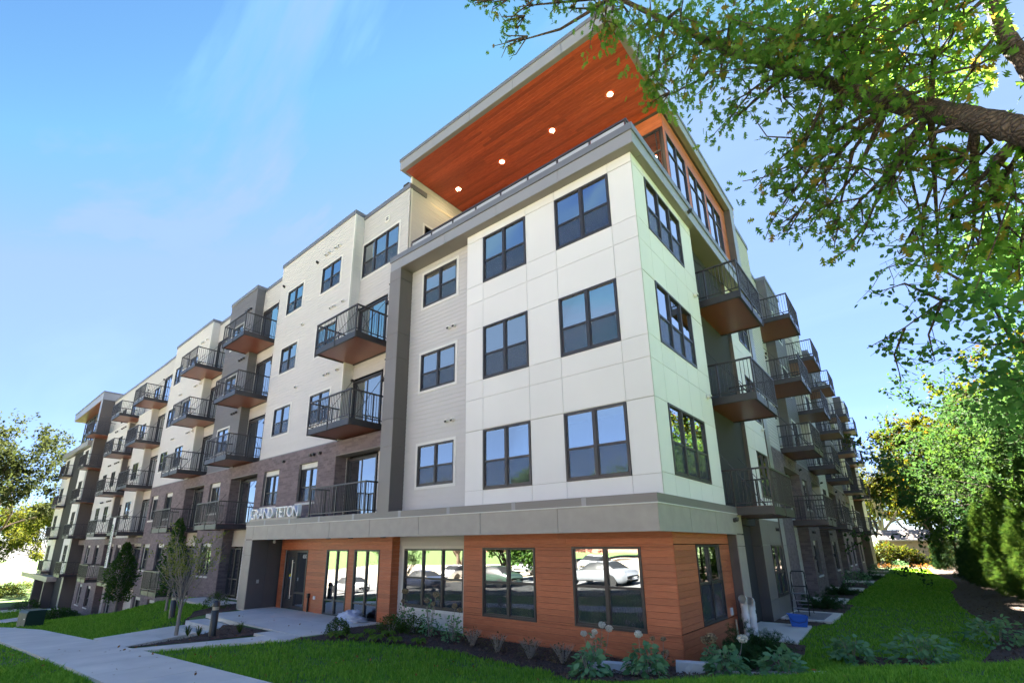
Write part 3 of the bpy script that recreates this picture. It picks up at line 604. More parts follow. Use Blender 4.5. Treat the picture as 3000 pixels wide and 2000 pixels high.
def text_mesh(s, size, m, ext=0.0, align='LEFT'):
    cu = bpy.data.curves.new('t', 'FONT'); cu.body = s; cu.size = size; cu.extrude = ext; cu.align_x = align
    o = bpy.data.objects.new('t', cu); C.objects.link(o); dg = bpy.context.evaluated_depsgraph_get()
    me = bpy.data.meshes.new_from_object(o.evaluated_get(dg)); bpy.data.objects.remove(o); bpy.data.curves.remove(cu)
    me.materials.clear(); me.materials.append(M[m]); return me
link('house_number', text_mesh('6503', 0.21, 'white', 0.002), B, (-15.66, 0.705, 1.93), rot=(math.pi/2, 0, 0))
# entry side pillar / dark cheek wall
ck = part(FA, 'entry_cheek_wall', MB().box(-18.22, -17.58, -0.57, 1.0, -0.06, 3.15), 'darkpanel')
for a, b_ in ((-0.05, 2.05), (2.05, 2.66)): link('wall_panel', MB().box(-18.25, -17.55, -0.60, -0.575, a+.004, b_-.004).mesh('wall_panel', 'canopy'), ck)
for a, b_ in ((-0.575, 0.12), (0.12, 0.69)): link('wall_panel', MB().box(-17.575, -17.55, a+.004, b_-.004, -0.04, 2.67).mesh('wall_panel', 'darkpanel'), ck)
link('junction_box', MB().box(-17.55, -17.53, -0.22, -0.12, 0.93, 1.07).mesh('junction_box', 'steel'), ck)
cn = part(FA, 'entry_canopy', MB().box(-18.2, 0.06, -0.57, 0.72, 2.70, 3.20).box(-0.6, 0.06, 0.72, 5.45, 2.70, 3.20), 'darkpanel')
CX = [-18.25, -17.53, -16.31, -14.07, -11.80, -9.48, -7.13, -4.72, -2.32, 0.085]
for a, b_ in zip(CX, CX[1:]): link('fascia_panel', MB().box(a+.007, b_-.007, -0.60, -0.575, 2.70, 3.22).mesh('fascia_panel', 'canopy'), cn)
CY = [-0.60, 1.25, 3.10, 5.45]
for a, b_ in zip(CY, CY[1:]): link('fascia_panel', MB().box(0.06, 0.085, a+.007, b_-.007, 2.70, 3.22).mesh('fascia_panel', 'canopy'), cn)
link('drip_edge', MB().box(-17.55, 0.10, -0.615, -0.57, 2.665, 2.70).box(0.06, 0.10, -0.57, 4.75, 2.665, 2.70).mesh('drip_edge', 'canopy'), cn)
link('flashing', MB().box(-18.27, 0.105, -0.62, -0.57, 3.222, 3.242).box(0.06, 0.105, -0.57, 5.47, 3.222, 3.242).mesh('flashing', 'trim'), cn)
CP = [-18.27, -16.6, -14.6, -12.5, -10.4, -8.0, -5.9, -3.6, -1.6, 0.10]
for a, b_ in zip(CP, CP[1:]): link('coping', MB().box(a+.003, b_-.003, -0.612, -0.25, 3.244, 3.43).mesh('coping', 'band'), cn)
link('coping', MB().box(-0.15, 0.097, -0.247, 5.47, 3.244, 3.43).mesh('coping', 'band'), cn)
for x in CP[1:-1]: link('coping_joint', MB().box(x-.06, x+.06, -0.617, -0.30, 3.244, 3.435).mesh('coping_joint', 'bandlite'), cn)
link('canopy_roof', MB().box(-18.2, 0.0, -0.3, 1.0, 3.2, 3.34).mesh('canopy_roof', 'concrete'), cn)
for x in (-12.6, -11.2, -9.4): link('canopy_downlight', MB().lathe([(0.001, -.05), (0.09, -0.05), (0.09, 0)], 10).mesh('canopy_downlight', 'black'), cn, (x, -0.1, 2.70))
link('security_camera', MB().tube((0, 0, 0), (0, 0, -0.06), 0.05, 10).lathe([(0.06, -0.06), (0.055, -0.11), (0.02, -0.14), (0.001, -0.145)], 12).mesh('security_camera', 'pvc'), cn, (-17.3, 0.25, 2.66))
# garden side pillar of the base
p3 = part(FA, 'base_pillar', MB().box(-0.9, 0.06, 4.77, 5.43, -0.1, 2.70), 'darkpanel')
for a, b_ in ((-0.05, 2.35), (2.36, 3.20)):
    link('wall_panel', MB().box(0.062, 0.085, 4.75, 5.45, a+.004, min(b_, 2.66)-.004).mesh('wall_panel', 'canopy'), p3)
    link('wall_panel', MB().box(-0.17, 0.06, 4.745, 4.768, a+.004, min(b_, 2.66)-.004).mesh('wall_panel', 'darkpanel'), p3)
camera_dome(FC, 4.64, 3.05, -0.085)
# sign letters standing on the canopy
sg = part(FA, 'letter_sign', MB().box(-18.25, -14.3, -0.50, -0.38, 3.432, 3.52), 'canopy')
x = -18.2
for word, wd_ in (('GRAND', 1.98), ('TETON', 1.82)):
    ls = [(c, text_mesh(c, 0.62, 'white', 0.075)) for c in word]
    ext = [(min(v.co.x for v in m_.vertices), max(v.co.x for v in m_.vertices)) for _, m_ in ls]
    tot = sum(b_-a for a, b_ in ext); gap = (wd_ - tot)/(len(ls)-1)
    for (c, m_), (a, b_) in zip(ls, ext):
        link('letter', m_, sg, (x - a, -0.44, 3.522), rot=(math.pi/2, 0, 0)); x += b_ - a + gap
    x += 0.12 - gap + 0.06
# ------------------------------------------------------------------ long wings
BOT = {0: -3.5, 1: -0.22, 2: 3.20, 3: 6.50, 4: 9.81, 5: 13.07}          # undersides of the balcony frames
DECK = {k: z + 0.24 for k, z in BOT.items()}
HD = {0: -0.75, 1: 2.60, 2: 5.83, 3: 8.88, 4: 12.08, 5: 15.33}          # window heads
def bay(F, u0, u1, style, ztop, zbrick, zbase, wins, vis, indiv=False, v=0.0, coping=True, ret=0.47, bwins=(), brick_from=None, sidestyle=None):
    """projecting bay: core, lap siding above, brick below; vis = +1/-1: which end shows"""
    wall = part(F, 'bay_wall', MB().box(u0+0.3, u1-0.3, v+0.32, 14, zbase, ztop), 'core')
    part(F, 'bay_core', MB().box(u0+0.03, u1-0.03, v+0.60, v+0.9, zbase, ztop), 'core')
    hs = [(a-0.09, b_+0.09, c-0.09, d+0.09) for a, b_, c, d in wins]
    lap(F, wall, to_front(v), u0, u1, zbrick+0.05, ztop, hs, style, indiv=indiv)
    for a, b_, c, d in wins: window(F, a, b_, c, d, v, trim='trim')
    ue = u1 if vis > 0 else u0
    lap(F, wall, to_side(ue, vis), v+0.005, v+ret, zbrick+0.05, ztop, [], sidestyle or style)
    link('corner_trim', MB().box(ue-0.05, ue+0.024 if vis > 0 else ue+0.05, v-0.024, v+0.05, zbrick+0.05, ztop).mesh('corner_trim', style if style == 'siding_d' else 'trim'), wall)
    if coping:
        link('coping', MB().box(u0-0.03, u1+0.03, v-0.055, v+0.9, ztop, ztop+0.21).mesh('coping', 'coping'), wall)
    if zbrick > zbase + 0.3:
        link('flashing', MB().box(u0-0.01, u1+0.01, v-0.03, v+0.02, zbrick, zbrick+0.045).mesh('flashing', 'coping'), wall)
        bh = [(a, b_, c, d) for a, b_, c, d in bwins]
        zb0 = brick_from if brick_from is not None else zbase
        bricks(F, wall, to_front(v-0.02), u0, u1, zb0, zbrick, bh, indiv=indiv)
        bricks(F, wall, to_side(ue + vis*0.01, vis), v-0.02, v+ret+0.15, zb0, zbrick, [])
        for a, b_, c, d in bwins:
            window(F, a, b_, c, d-0.22, v+0.13, blind=0)
            link('header_panel', MB().box(a, b_, v+0.09, v+0.16, d-0.215, d).mesh('header_panel', 'trim'), wall)
            link('window_sill', MB().box(a-0.03, b_+0.03, v-0.06, v+0.13, c-0.09, c-0.002).mesh('window_sill', 'sill'), wall)
    return wall
def recess(F, u0, u1, ztop, zbase, v=0.47, style='siding', doors=(), dz=None, vis=1, lintel=None, du=0.12, coping=True, wins=(), rods=None, floors=(), near=(), bal_u=None, dw=2.0, indiv=False, zbrick=None, holes=(), cu=0.2):
    wall = part(F, 'recess_wall', MB().box(u0-0.2, u1+cu, v+0.32, 14, zbase, ztop), 'core')
    hs = list(holes)
    for f in doors: hs.append((u0+du-0.07, u0+du+dw+0.07, DECK[f]-0.02, DECK[f]+2.33+0.09))
    hs += [(a-0.09, b_+0.09, c-0.09, d+0.09) for a, b_, c, d in wins]
    lap(F, wall, to_front(v), u0, u1, zbase, ztop, hs, style, indiv=indiv)
    for a, b_, c, d in wins: window(F, a, b_, c, d, v, cols=3 if b_-a > 2 else 2, trim='trim')
    for f in doors:
        slider(F, u0+du, DECK[f]-0.01, v-0.005, w_=dw)
    for f in floors:
        balcony(F, bal_u, BOT[f], v, near=(f in near), rods=(f < 6))
        sconce(F, u0+du+dw+0.25, DECK[f]+1.9, v)
        vent(F, u0+du+dw+0.30, DECK[f]+2.75, v)
    if coping: link('coping', MB().box(u0-0.03, u1+0.03, v-0.05, v+0.9, ztop, ztop+0.21).mesh('coping', 'coping'), wall)
    if lintel:
        for za, zb in lintel:
            bricks(F, wall, to_front(-0.02), u0+0.01, u1-0.01, za, zb, [], depth=0.2)
            link('lintel', MB().box(u0+0.01, u1-0.01, -0.03, 0.47, za-0.03, za-0.002).mesh('lintel', 'band'), wall)
    return wall
W = lambda a, b_, f, h=1.37: (a, b_, HD[f]-h, HD[f])
BW = lambda a, b_, f: (a, b_, HD[f]-1.68, HD[f])
# street wing, right to left
recess(FW, 0.0, 3.35, 17.05, 3.2, doors=(2, 3, 4), wins=[(0.12, 2.72, 13.93, 15.63)], floors=(4, 3), near=(3, 4), bal_u=-0.08, lintel=[(5.88, 6.45)], indiv=True, cu=-0.35)
balcony(FW, -0.25, 3.22, 0.30, w_=3.65, d=1.12, rods=False, slab=False)
link('louvre_vent', MB().box(-0.15, 0.15, -0.03, 0.02, -0.15, 0.15).box(-0.09, 0.09, -0.035, -0.03, 0.02, 0.07, 1).box(-0.09, 0.09, -0.035, -0.03, -0.07, -0.02, 1).mesh('louvre_vent', ['trim', 'black']), B, FW.p(1.85, 0.45, 16.22), FW.a)
bay(FW, -7.05, 0.0, 'siding_w', 17.16, 6.45, 3.2, [W(-2.6, -0.93, f) for f in (3, 4, 5)] + [W(-6.05, -4.42, f) for f in (3, 4, 5)], 1, indiv=True, bwins=[BW(-2.9, -1.35, 2), BW(-6.3, -4.75, 2)])
_w = part(FW, 'brick_wall', MB().box(-6.8, -4.95, 0.4, 6, -0.6, 3.2), 'core'); bricks(FW, _w, to_front(-0.02), -7.05, -4.9, -0.6, 3.2, []); bricks(FW, _w, to_side(-7.05, -1), -0.02, 0.5, -0.6, 3.2, [])
for u, z in ((-3.14, 15.89), (-6.6, 15.86)): camera_dome(FW, u, z, 0.0)
for u in (-2.35, -2.05, -1.45, -1.15): vent(FW, u, 16.0, 0.0)
for zz, m_ in ((12.84, None), (9.62, None)):
    for u in (-1.43, -1.15, -0.42, -4.0): vent(FW, u, zz, 0.0)
for u in (-1.9, -1.65, -1.15, -4.3): vent(FW, u, 6.12, -0.03, dark=True)
recess(FW, -10.25, -7.05, 17.05, -0.3, holes=[(-10.25, -8.82, -0.05, 2.40)], doors=(2, 3, 4, 5), floors=(5, 4, 3, 2), bal_u=-10.75, lintel=[(5.88, 6.45)])
window(FW, -10.2, -8.9, 0.05, 2.32, 0.43, cols=2, style='store', mid=0.35, blind=0, name='entrance_window')
bay(FW, -14.0, -10.25, 'siding_d', 17.16, 6.45, -1.4, [W(-13.2, -11.6, f) for f in (3, 4, 5)], 1, bwins=[BW(-13.1, -11.6, 2), BW(-13.1, -11.6, 1)])
for zz in (12.85, 9.62, 16.0):
    for u in (-11.4, -11.1, -10.8): vent(FW, u, zz, 0.0, dark=True)
recess(FW, -17.1, -14.0, 17.05, -1.6, doors=(1, 2, 3, 4, 5), floors=(5, 4, 3, 2, 1), bal_u=-17.8, lintel=[(5.88, 6.45)])
bay(FW, -24.4, -17.1, 'siding_w', 17.16, 6.45, -3.0, [W(-20.6, -19.1, f) for f in (3, 4, 5)] + [W(-23.7, -22.2, f) for f in (3, 4, 5)], 1, bwins=[BW(a, a+1.45, f) for a in (-20.9, -23.9) for f in (2, 1, 0)])
for zz in (12.85, 9.62, 16.0):
    for u in (-18.6, -18.3, -17.6, -21.6, -21.3): vent(FW, u, zz, 0.0)
recess(FW, -28.2, -24.4, 17.05, -3.5, doors=(1, 2, 3, 4, 5), floors=(5, 4, 3, 2, 1), bal_u=-28.5, lintel=[(2.65, 3.06)])
up = recess(FW, -45.3, -28.2, 17.05, 13.0, v=0.50, wins=[W(-30.8, -29.2, 5), W(-37.6, -36.1, 5), W(-40.9, -39.4, 5)], doors=())
for f in (5,): slider(FW, -34.8, DECK[5], 0.49)
bay(FW, -31.9, -28.2, 'siding_w', 13.04, 3.06, -3.6, [W(-30.8, -29.2, f) for f in (2, 3, 4)], 1, coping=False, bwins=[BW(-31.1, -29.7, f) for f in (1, 0)])
recess(FW, -34.9, -31.9, 13.0, -3.6, doors=(1, 2, 3, 4), floors=(5, 4, 3, 2, 1), bal_u=-35.4, lintel=[(2.65, 3.06)], coping=False)
bay(FW, -42.5, -34.9, 'siding_w', 13.04, 3.06, -3.8, [W(a, a+1.45, f) for a in (-37.7, -40.8) for f in (2, 3, 4)], 1, coping=False, bwins=[BW(a, a+1.4, f) for a in (-38.1, -41.4) for f in (1, 0)], sidestyle='siding_d')
for ub in (-31.9, -42.5):
    part(FW, 'bay_flashing', MB().box(ub, ub + (3.7 if ub > -40 else 7.6), -0.04, 0.5, 13.04, 13.10), 'trim')
for zz in (12.80, 9.60, 6.25):
    for u in (-35.8, -36.4, -37.0, -38.6, -39.2): vent(FW, u, zz, 0.0, dark=True)
recess(FW, -46.0, -42.5, 13.0, -3.8, doors=(1, 2, 3, 4), floors=(5, 4, 3, 2, 1), bal_u=-45.9, coping=False, lintel=[(2.65, 3.06)])
# far corner tower of the street wing
T0, T1, TV = -59.3, -45.4, -0.55
tw = part(FW, 'tower_wall', MB().box(T0+0.3, T1-0.02, TV+0.02, 12, -4.2, 12.3).box(T0+0.3, T1-0.02, 0.4, 12, 12.3, 17.6), 'core')
for za, zb in zip([-4.0, -0.4, 3.2, 6.5, 9.8, 13.0, 15.4, 17.9], [-0.4, 3.2, 6.5, 9.8, 13.0, 15.4, 17.9]):
    link('wall_panel', MB().box(T1-0.02, T1, TV, 1.2, za+.01, zb-.01).mesh('wall_panel', 'darkpanel'), tw)
    link('wall_panel', MB().box(T1-0.75, T1, TV-0.02, TV, za+.01, zb-.01).mesh('wall_panel', 'bandlite'), tw)
hw = [(-48.4, -46.9, HD[f]-1.6, HD[f]) for f in (1, 2, 3, 4)] + [(-58.2, -56.6, HD[f]-1.6, HD[f]) for f in (1, 2, 3, 4)]
panels(FW, tw, [T0, -58.2, -56.6, -54.2], [-0.4, 2.6, 5.83, 8.88, 12.3], hw, 'white_panel', v=TV, g=0.01)
panels(FW, tw, [-49.6, -48.4, -46.9, T1-0.75], [-0.4, 2.6, 5.83, 8.88, 12.3], hw, 'white_panel', v=TV, g=0.01)
for a, b_, c, d in hw: window(FW, a, b_, c, d, TV)
recess(FW, -54.2, -49.6, 12.3, -4.0, v=0.2, doors=(1, 2, 3, 4), coping=False)
for f in (4, 3, 2, 1): balcony(FW, -56.0, BOT[f], 0.2, d=1.5, rods=False)
tb = part(FW, 'roof_band', MB().box(T0-0.4, T1-0.76, TV-0.35, 3, 12.42, 12.94), 'bandlite')
tr = part(FW, 'tower_roof', MB().box(T0-0.5, T1+0.02, TV-0.05, 12.5, 17.2, 17.95), 'bandlite')
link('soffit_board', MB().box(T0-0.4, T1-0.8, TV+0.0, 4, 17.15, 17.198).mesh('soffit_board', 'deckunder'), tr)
link('coping', MB().box(T0-0.54, T1+0.05, TV-0.1, 12.6, 17.952, 18.1).mesh('coping', 'coping'), tr)
for i in range(5): window(FW, T0+0.8+i*2.6, T0+3.0+i*2.6, 13.2, 16.9, 0.35, cols=2, style='store', mid=0.8, blind=0)
tc_ = part(FW, 'tower_canopy', MB().box(-66.5, -49.0, TV-0.75, 2.5, -0.85, -0.36), 'canopy')
part(FW, 'canopy_cheek_wall', MB().box(-56.4, -55.8, TV-0.75, 2.4, -4.4, -0.86), 'darkpanel')
part(FW, 'canopy_cheek_wall', MB().box(-50.3, -49.7, TV-0.75, 2.4, -4.4, -0.86), 'darkpanel')

# garden wing (u runs away from the camera; near ends show)
recess(FC, 4.42, 9.0, 12.36, -0.1, v=0.74, doors=(), vis=-1, coping=False)
for f in (1, 2, 3, 4): slider(FC, 4.75, DECK[f], 0.73, w_=1.9)
for f in (4, 3, 2): balcony(FC, 5.05, BOT[f], 0.74, d=1.80, near=True)
for f in (1, 2, 3, 4): sconce(FC, 7.2, DECK[f]+1.75, 0.74)
Ub = lambda y: y - 8.0
pb = part(FB, 'panel_wall', MB().box(Ub(9.3), Ub(12.1), 0.32, 12, -0.1, 12.35), 'core')
PH = [(Ub(10.15), Ub(11.9), HD[f]-(1.75 if f > 1 else 2.0), HD[f]-(0 if f > 1 else 0.22)) for f in (1, 2, 3, 4)]
panels(FB, pb, [Ub(8.93), Ub(10.15), Ub(11.9), Ub(12.1)], [-0.05, 2.38, 3.25], PH, 'band', v=-0.05, g=0.006)
panels(FB, pb, [Ub(8.93), Ub(10.15), Ub(11.9), Ub(12.1)], [3.25, 5.83, 6.60, 8.88, 9.80, 12.08, 12.35], PH, 'white_panel', v=-0.05, g=0.006)
for a, b_, c, d in PH: window(FB, a, b_, c, d, -0.05)
for za, zb in zip([-0.05, 2.35, 3.2, 6.6, 9.8], [2.35, 3.2, 6.6, 9.8, 12.35]): link('wall_panel', MB().box(Ub(8.9), Ub(8.925), -0.05, 0.8, za+.005, zb-.005).mesh('wall_panel', 'darkpanel'), pb)
vent(FB, Ub(11.4), 2.95, -0.05, dark=True); vent(FB, Ub(11.7), 6.9, -0.05)
LW = lambda y0, y1, f, h=1.5: (Ub(y0), Ub(y1), HD[f]-h, HD[f])
BWb = lambda y0, y1, f: (Ub(y0), Ub(y1), HD[f]-(1.72 if f == 1 else 1.68), HD[f]-(0.02 if f == 1 else 0.12))
bay(FB, Ub(12.78), Ub(15.4), 'siding', 17.16, 6.45, -0.2, [], -1, coping=True)
recess(FB, Ub(15.4), Ub(19.3), 17.05, -0.1, doors=(1, 2, 3, 4, 5), floors=(5, 4, 3, 2), bal_u=Ub(15.75), vis=-1, lintel=[(5.88, 6.45)], dw=1.9)
bay(FB, Ub(19.3), Ub(23.0), 'siding_d', 17.16, 6.45, -0.2, [LW(20.0, 21.6, f) for f in (3, 4, 5)], -1, bwins=[BWb(20.0, 21.5, 1), BWb(20.0, 21.5, 2)])
recess(FB, Ub(23.0), Ub(26.7), 17.05, -0.1, doors=(1, 2, 3, 4, 5), floors=(5, 4, 3, 2), bal_u=Ub(23.2), vis=-1, lintel=[(5.88, 6.45)], dw=1.9)
bay(FB, Ub(26.7), Ub(30.4), 'siding_w', 17.16, 3.25, -0.2, [LW(27.6, 29.1, f) for f in (2, 3, 4, 5)], -1, bwins=[BWb(27.5, 29.0, 1)], sidestyle='siding')
recess(FB, Ub(30.4), Ub(34.1), 17.05, -0.1, doors=(1, 2, 3, 4, 5), floors=(5, 4, 3, 2), bal_u=Ub(30.5), vis=-1, lintel=[(5.88, 6.45)], dw=1.9)
bay(FB, Ub(34.1), Ub(41.0), 'siding_d', 17.16, 6.45, -0.2, [LW(a, a+1.5, f) for a in (35.2, 38.4) for f in (3, 4, 5)], -1, bwins=[BWb(a, a+1.45, f) for a in (35.2, 38.4) for f in (1, 2)])
recess(FB, Ub(41.0), Ub(44.4), 17.05, -0.1, doors=(1, 2, 3, 4, 5), floors=(5, 4, 3, 2), bal_u=Ub(41.1), vis=-1, lintel=[(5.88, 6.45)], dw=1.9)
bay(FB, Ub(44.4), Ub(48.5), 'siding_w', 17.16, 3.25, -0.2, [LW(45.5, 47, f) for f in (2, 3, 4, 5)], -1, bwins=[BWb(45.5, 46.95, 1)])
recess(FB, Ub(48.5), Ub(51.6), 17.05, -0.1, doors=(1, 2, 3, 4, 5), floors=(5, 4, 3, 2), bal_u=Ub(48.6), vis=-1, dw=1.9)
eb = part(FB, 'end_block', MB().box(Ub(51.6), Ub(56), -0.45, 12, -0.2, 17.4), 'darkpanel')
panels(FB, eb, [Ub(51.7), Ub(53.2), Ub(54.6), Ub(56)], [3.2, 6.6, 9.8, 13.0, 17.3], [], 'white_panel', base=False, v=-0.48, g=0.01)
for y in (20.2, 27.0, 34.6):
    for du in (0, 0.35): vent(FB, Ub(y+du), 3.0, -0.03, dark=True)
for y in (19.5, 27.0, 34.4): camera_dome(FB, Ub(y), 6.1, -0.03)
for y in (18.9, 26.4, 33.8): sconce(FB, Ub(y+0.5), 1.75, 0.0, side=0)
# joined remainder of the small wall pieces
for (F, m_), mb in rest_boards.items(): part(F, 'siding_boards', mb, m_, kind='stuff')
for F, mb in rest_bricks.items(): part(F, 'bricks', mb, 'brick', kind='stuff')
for F, mb in mortar.items(): part(F, 'mortar', mb, 'mortar')
# roof cover so that no light falls through
part(FW, 'flat_roof', MB().box(-46, 3.3, 1.2, 14, 16.9, 17.02), 'concrete'); part(FB, 'flat_roof', MB().box(Ub(12.8), Ub(56), 1.2, 12, 16.9, 17.02), 'concrete')
# leasing banner on the street wing
bn = link('banner', MB().box(-0.36, 0.36, -0.008, 0.008, -3.4, 0).mesh('banner', mat('white banner vinyl', (0.72, 0.72, 0.70), 0.6)), None, FW.p(-26.7, -1.36, 4.42), FW.a, label='long white and green vertical leasing banner hanging from a second floor balcony', cat='banner')
link('green_stripe', MB().box(-0.34, 0.0, -0.012, -0.009, -3.3, -0.45).mesh('green_stripe', mat('green print', (0.045, 0.12, 0.06), 0.6)), bn)
link('lettering', text_mesh('NOW LEASING', 0.40, 'white'), bn, (-0.30, -0.014, -0.55), rot=(0, math.pi/2, -math.pi/2) if False else (math.pi/2, math.pi/2, 0))
link('lettering', text_mesh('608 | 578 | 6503', 0.30, 'black'), bn, (0.08, -0.014, -0.55), rot=(math.pi/2, math.pi/2, 0))
# ------------------------------------------------------------------ ground
def lerp_tab(x, tab):
    if x >= tab[0][0]: return tab[0][1]
    for (a, za), (b, zb) in zip(tab, tab[1:]):
        if x >= b:
            t = (x-a)/(b-a); return za + (zb-za)*t
    return tab[-1][1]
SIDE = [(3, .62), (-1, .28), (-3.5, .10), (-6, 0.0), (-11, -.2), (-16, -.45), (-25, -.95), (-33, -1.6), (-42, -2.4), (-55, -3.1), (-75, -3.6), (-140, -4.5)]
WALL = [(-19, -.06), (-24.5, -.10), (-27, -.35), (-30, -1.0), (-36, -1.75), (-40, -2.05), (-46, -2.95), (-58, -3.05), (-66, -3.5), (-140, -4.5)]
def sstep(t): t = max(0, min(1, t)); return t*t*(3-2*t)
def G(x, y):
    """height of the ground"""
    zw, zs = lerp_tab(x, WALL), lerp_tab(x, SIDE)
    t = sstep((0.2 - y)/5.4) if x < -20 else sstep((-1.9 - y)/2.6)
    if -20 <= x < -16: 
        k = (x+20)/4; t = sstep((0.2-y)/5.4)*(1-k) + sstep((-1.9-y)/2.6)*k
    z = zw + (zs - zw)*t
    if x > -14:                                       # lawn rises towards the street corner
        s = 0.37*x - 0.93*y
        k = sstep((x + 10)/10.0)
        gentle = min(0.90, 0.062*max(0, s - 0.6) + 0.004*min(8, max(0, s-1.0))**2)
        sl = .375 if x < -1.5 else (.375 - .222*(x+1.5) if x < 2.35 else .84 - .56*x)      # line of the stone edging
        A = lerp_tab(-x, [(5, .10), (1.5, .16), (0, .34), (-1, .52), (-2, .66), (-3.5, .78), (-20, .80)])
        b = -0.06 + max(gentle, (.13*sstep((s-sl-.05)/.25) if x > -1.6 else 0) + (A-.13)*sstep((s - sl - .5)/3.0))
        z = z*(1-k) + b*k
        if x > 4.6 and y > -6: z += 0.10*min(3.5, x-4.6)*sstep((y+6)/8)
    if -8.6 < y < -4.4 and x < 3.5:
        q = min(1, (y+8.6)/1.1, (-4.4-y)/1.1); z = z*(1-q) + (zs-0.02)*q
    if -18.2 < x < -14.2 and -5.9 < y < -2.85: z = min(z, -0.47 - 0.03*max(0, -3.1-y))
    if -17.8 < x < -14.4 and -3.3 < y < -2.05: z = min(z, -0.62)
    if y < -12: z += 0.045*(-12-y)*sstep((-12-y)/6) * (1 if y > -60 else 1)
    if y > 50: z += 0.010*(y-50)
    return z
xs = np.unique(np.concatenate([np.linspace(-400, -140, 8), np.arange(-140, -30, 3.0), np.arange(-30, 14, 0.5), np.arange(14, 60, 3), np.linspace(60, 400, 8)]))
ys = np.unique(np.concatenate([np.linspace(-300, -60, 7), np.arange(-60, -14, 2.5), np.arange(-14, 16, 0.5), np.arange(16, 120, 3), np.linspace(120, 500, 8)]))
V = [(x, y, G(x, y) - 0.02) for y in ys for x in xs]; nx = len(xs)
F = [(j*nx+i, j*nx+i+1, (j+1)*nx+i+1, (j+1)*nx+i) for j in range(len(ys)-1) for i in range(nx-1)]
link('ground', fast_mesh('ground', V, F, 'soil', True), kind='structure')
def clip(poly, ax, val, keep_less):
    out = []
    for i in range(len(poly)):
        a, b = poly[i], poly[(i+1) % len(poly)]
        ia = (a[ax] <= val) if keep_less else (a[ax] >= val); ib = (b[ax] <= val) if keep_less else (b[ax] >= val)
        if ia: out.append(a)
        if ia != ib:
            t = (val - a[ax])/(b[ax]-a[ax]); out.append((a[0]+t*(b[0]-a[0]), a[1]+t*(b[1]-a[1])))
    return out
def drape(name, poly, off, m, cell=0.6, zf=None, edge=0.0, **k):
    """sheet that follows the ground, cut exactly to a polygon; edge = skirt depth"""
    zf = zf or G; b = MB(); xa = [p[0] for p in poly]; ya = [p[1] for p in poly]
    for i in range(int(math.floor(min(xa)/cell)), int(math.ceil(max(xa)/cell))):
        col = clip(clip(poly, 0, i*cell, False), 0, (i+1)*cell, True)
        if len(col) < 3: continue
        for j in range(int(math.floor(min(ya)/cell)), int(math.ceil(max(ya)/cell))):
            c = clip(clip(col, 1, j*cell, False), 1, (j+1)*cell, True)
            if len(c) < 3: continue
            ar = sum(c[q][0]*c[(q+1) % len(c)][1] - c[(q+1) % len(c)][0]*c[q][1] for q in range(len(c)))
            if abs(ar) < 1e-5: continue
            b.add([(x, y, zf(x, y)+off) for x, y in c], [tuple(range(len(c)))])
    if edge:
        for i in range(len(poly)):
            a, c = poly[i], poly[(i+1) % len(poly)]; n = max(1, int(math.dist(a, c)/0.5))
            for q in range(n):
                p = [a[t]+(c[t]-a[t])*q/n for t in (0, 1)]; r = [a[t]+(c[t]-a[t])*(q+1)/n for t in (0, 1)]
                b.add([(p[0], p[1], zf(*p)+off), (r[0], r[1], zf(*r)+off), (r[0], r[1], zf(*r)+off-edge), (p[0], p[1], zf(*p)+off-edge)], [(0, 1, 2, 3)])
    return link(name, b.mesh(name, m), **k)
def slab(parent, pts, m='concrete', th=0.13, off=0.03, zf=None, name='paving_slab', z=None):
    zf = zf or G; n = len(pts)
    cxy = (sum(p[0] for p in pts)/n, sum(p[1] for p in pts)/n)
    pts = [(p[0]+(cxy[0]-p[0])*0.004/max(.3, math.dist(p, cxy))*3.4, p[1]+(cxy[1]-p[1])*0.004/max(.3, math.dist(p, cxy))*3.4) for p in pts]
    zz = [(zf(*p) if z is None else z)+off for p in pts]
    b = MB().add([(p[0], p[1], q) for p, q in zip(pts, zz)] + [(p[0], p[1], q-th) for p, q in zip(pts, zz)], [tuple(range(n)), tuple(range(2*n-1, n-1, -1))] + [(i, (i+1) % n, n+(i+1) % n, n+i) for i in range(n)])
    return link(name, b.mesh(name, m), parent)
# public sidewalk
sw_ = drape('sidewalk', [(-60, -7.34), (3, -7.34), (3, -5.56), (-60, -5.56)], 0.012, mat('joint sand', (.20, .18, .15), .95), zf=lambda x, y: lerp_tab(x, SIDE), kind='structure')
sideF = lambda x, y: lerp_tab(x, SIDE) + (0.10*max(0, x+6) if False else 0)
def sy(x): return 0.0 if x > -22 else -0.0
x = 3.0
while x > -60:
    x2 = x - 1.55; e = lambda t: -5.55 + 0.012*(t+5)*0; f_ = lambda t: -7.35
    slab(sw_, [(x2, f_(x2)), (x, f_(x)), (x, e(x)), (x2, e(x2))], zf=lambda a, b: lerp_tab(a, SIDE)); x = x2
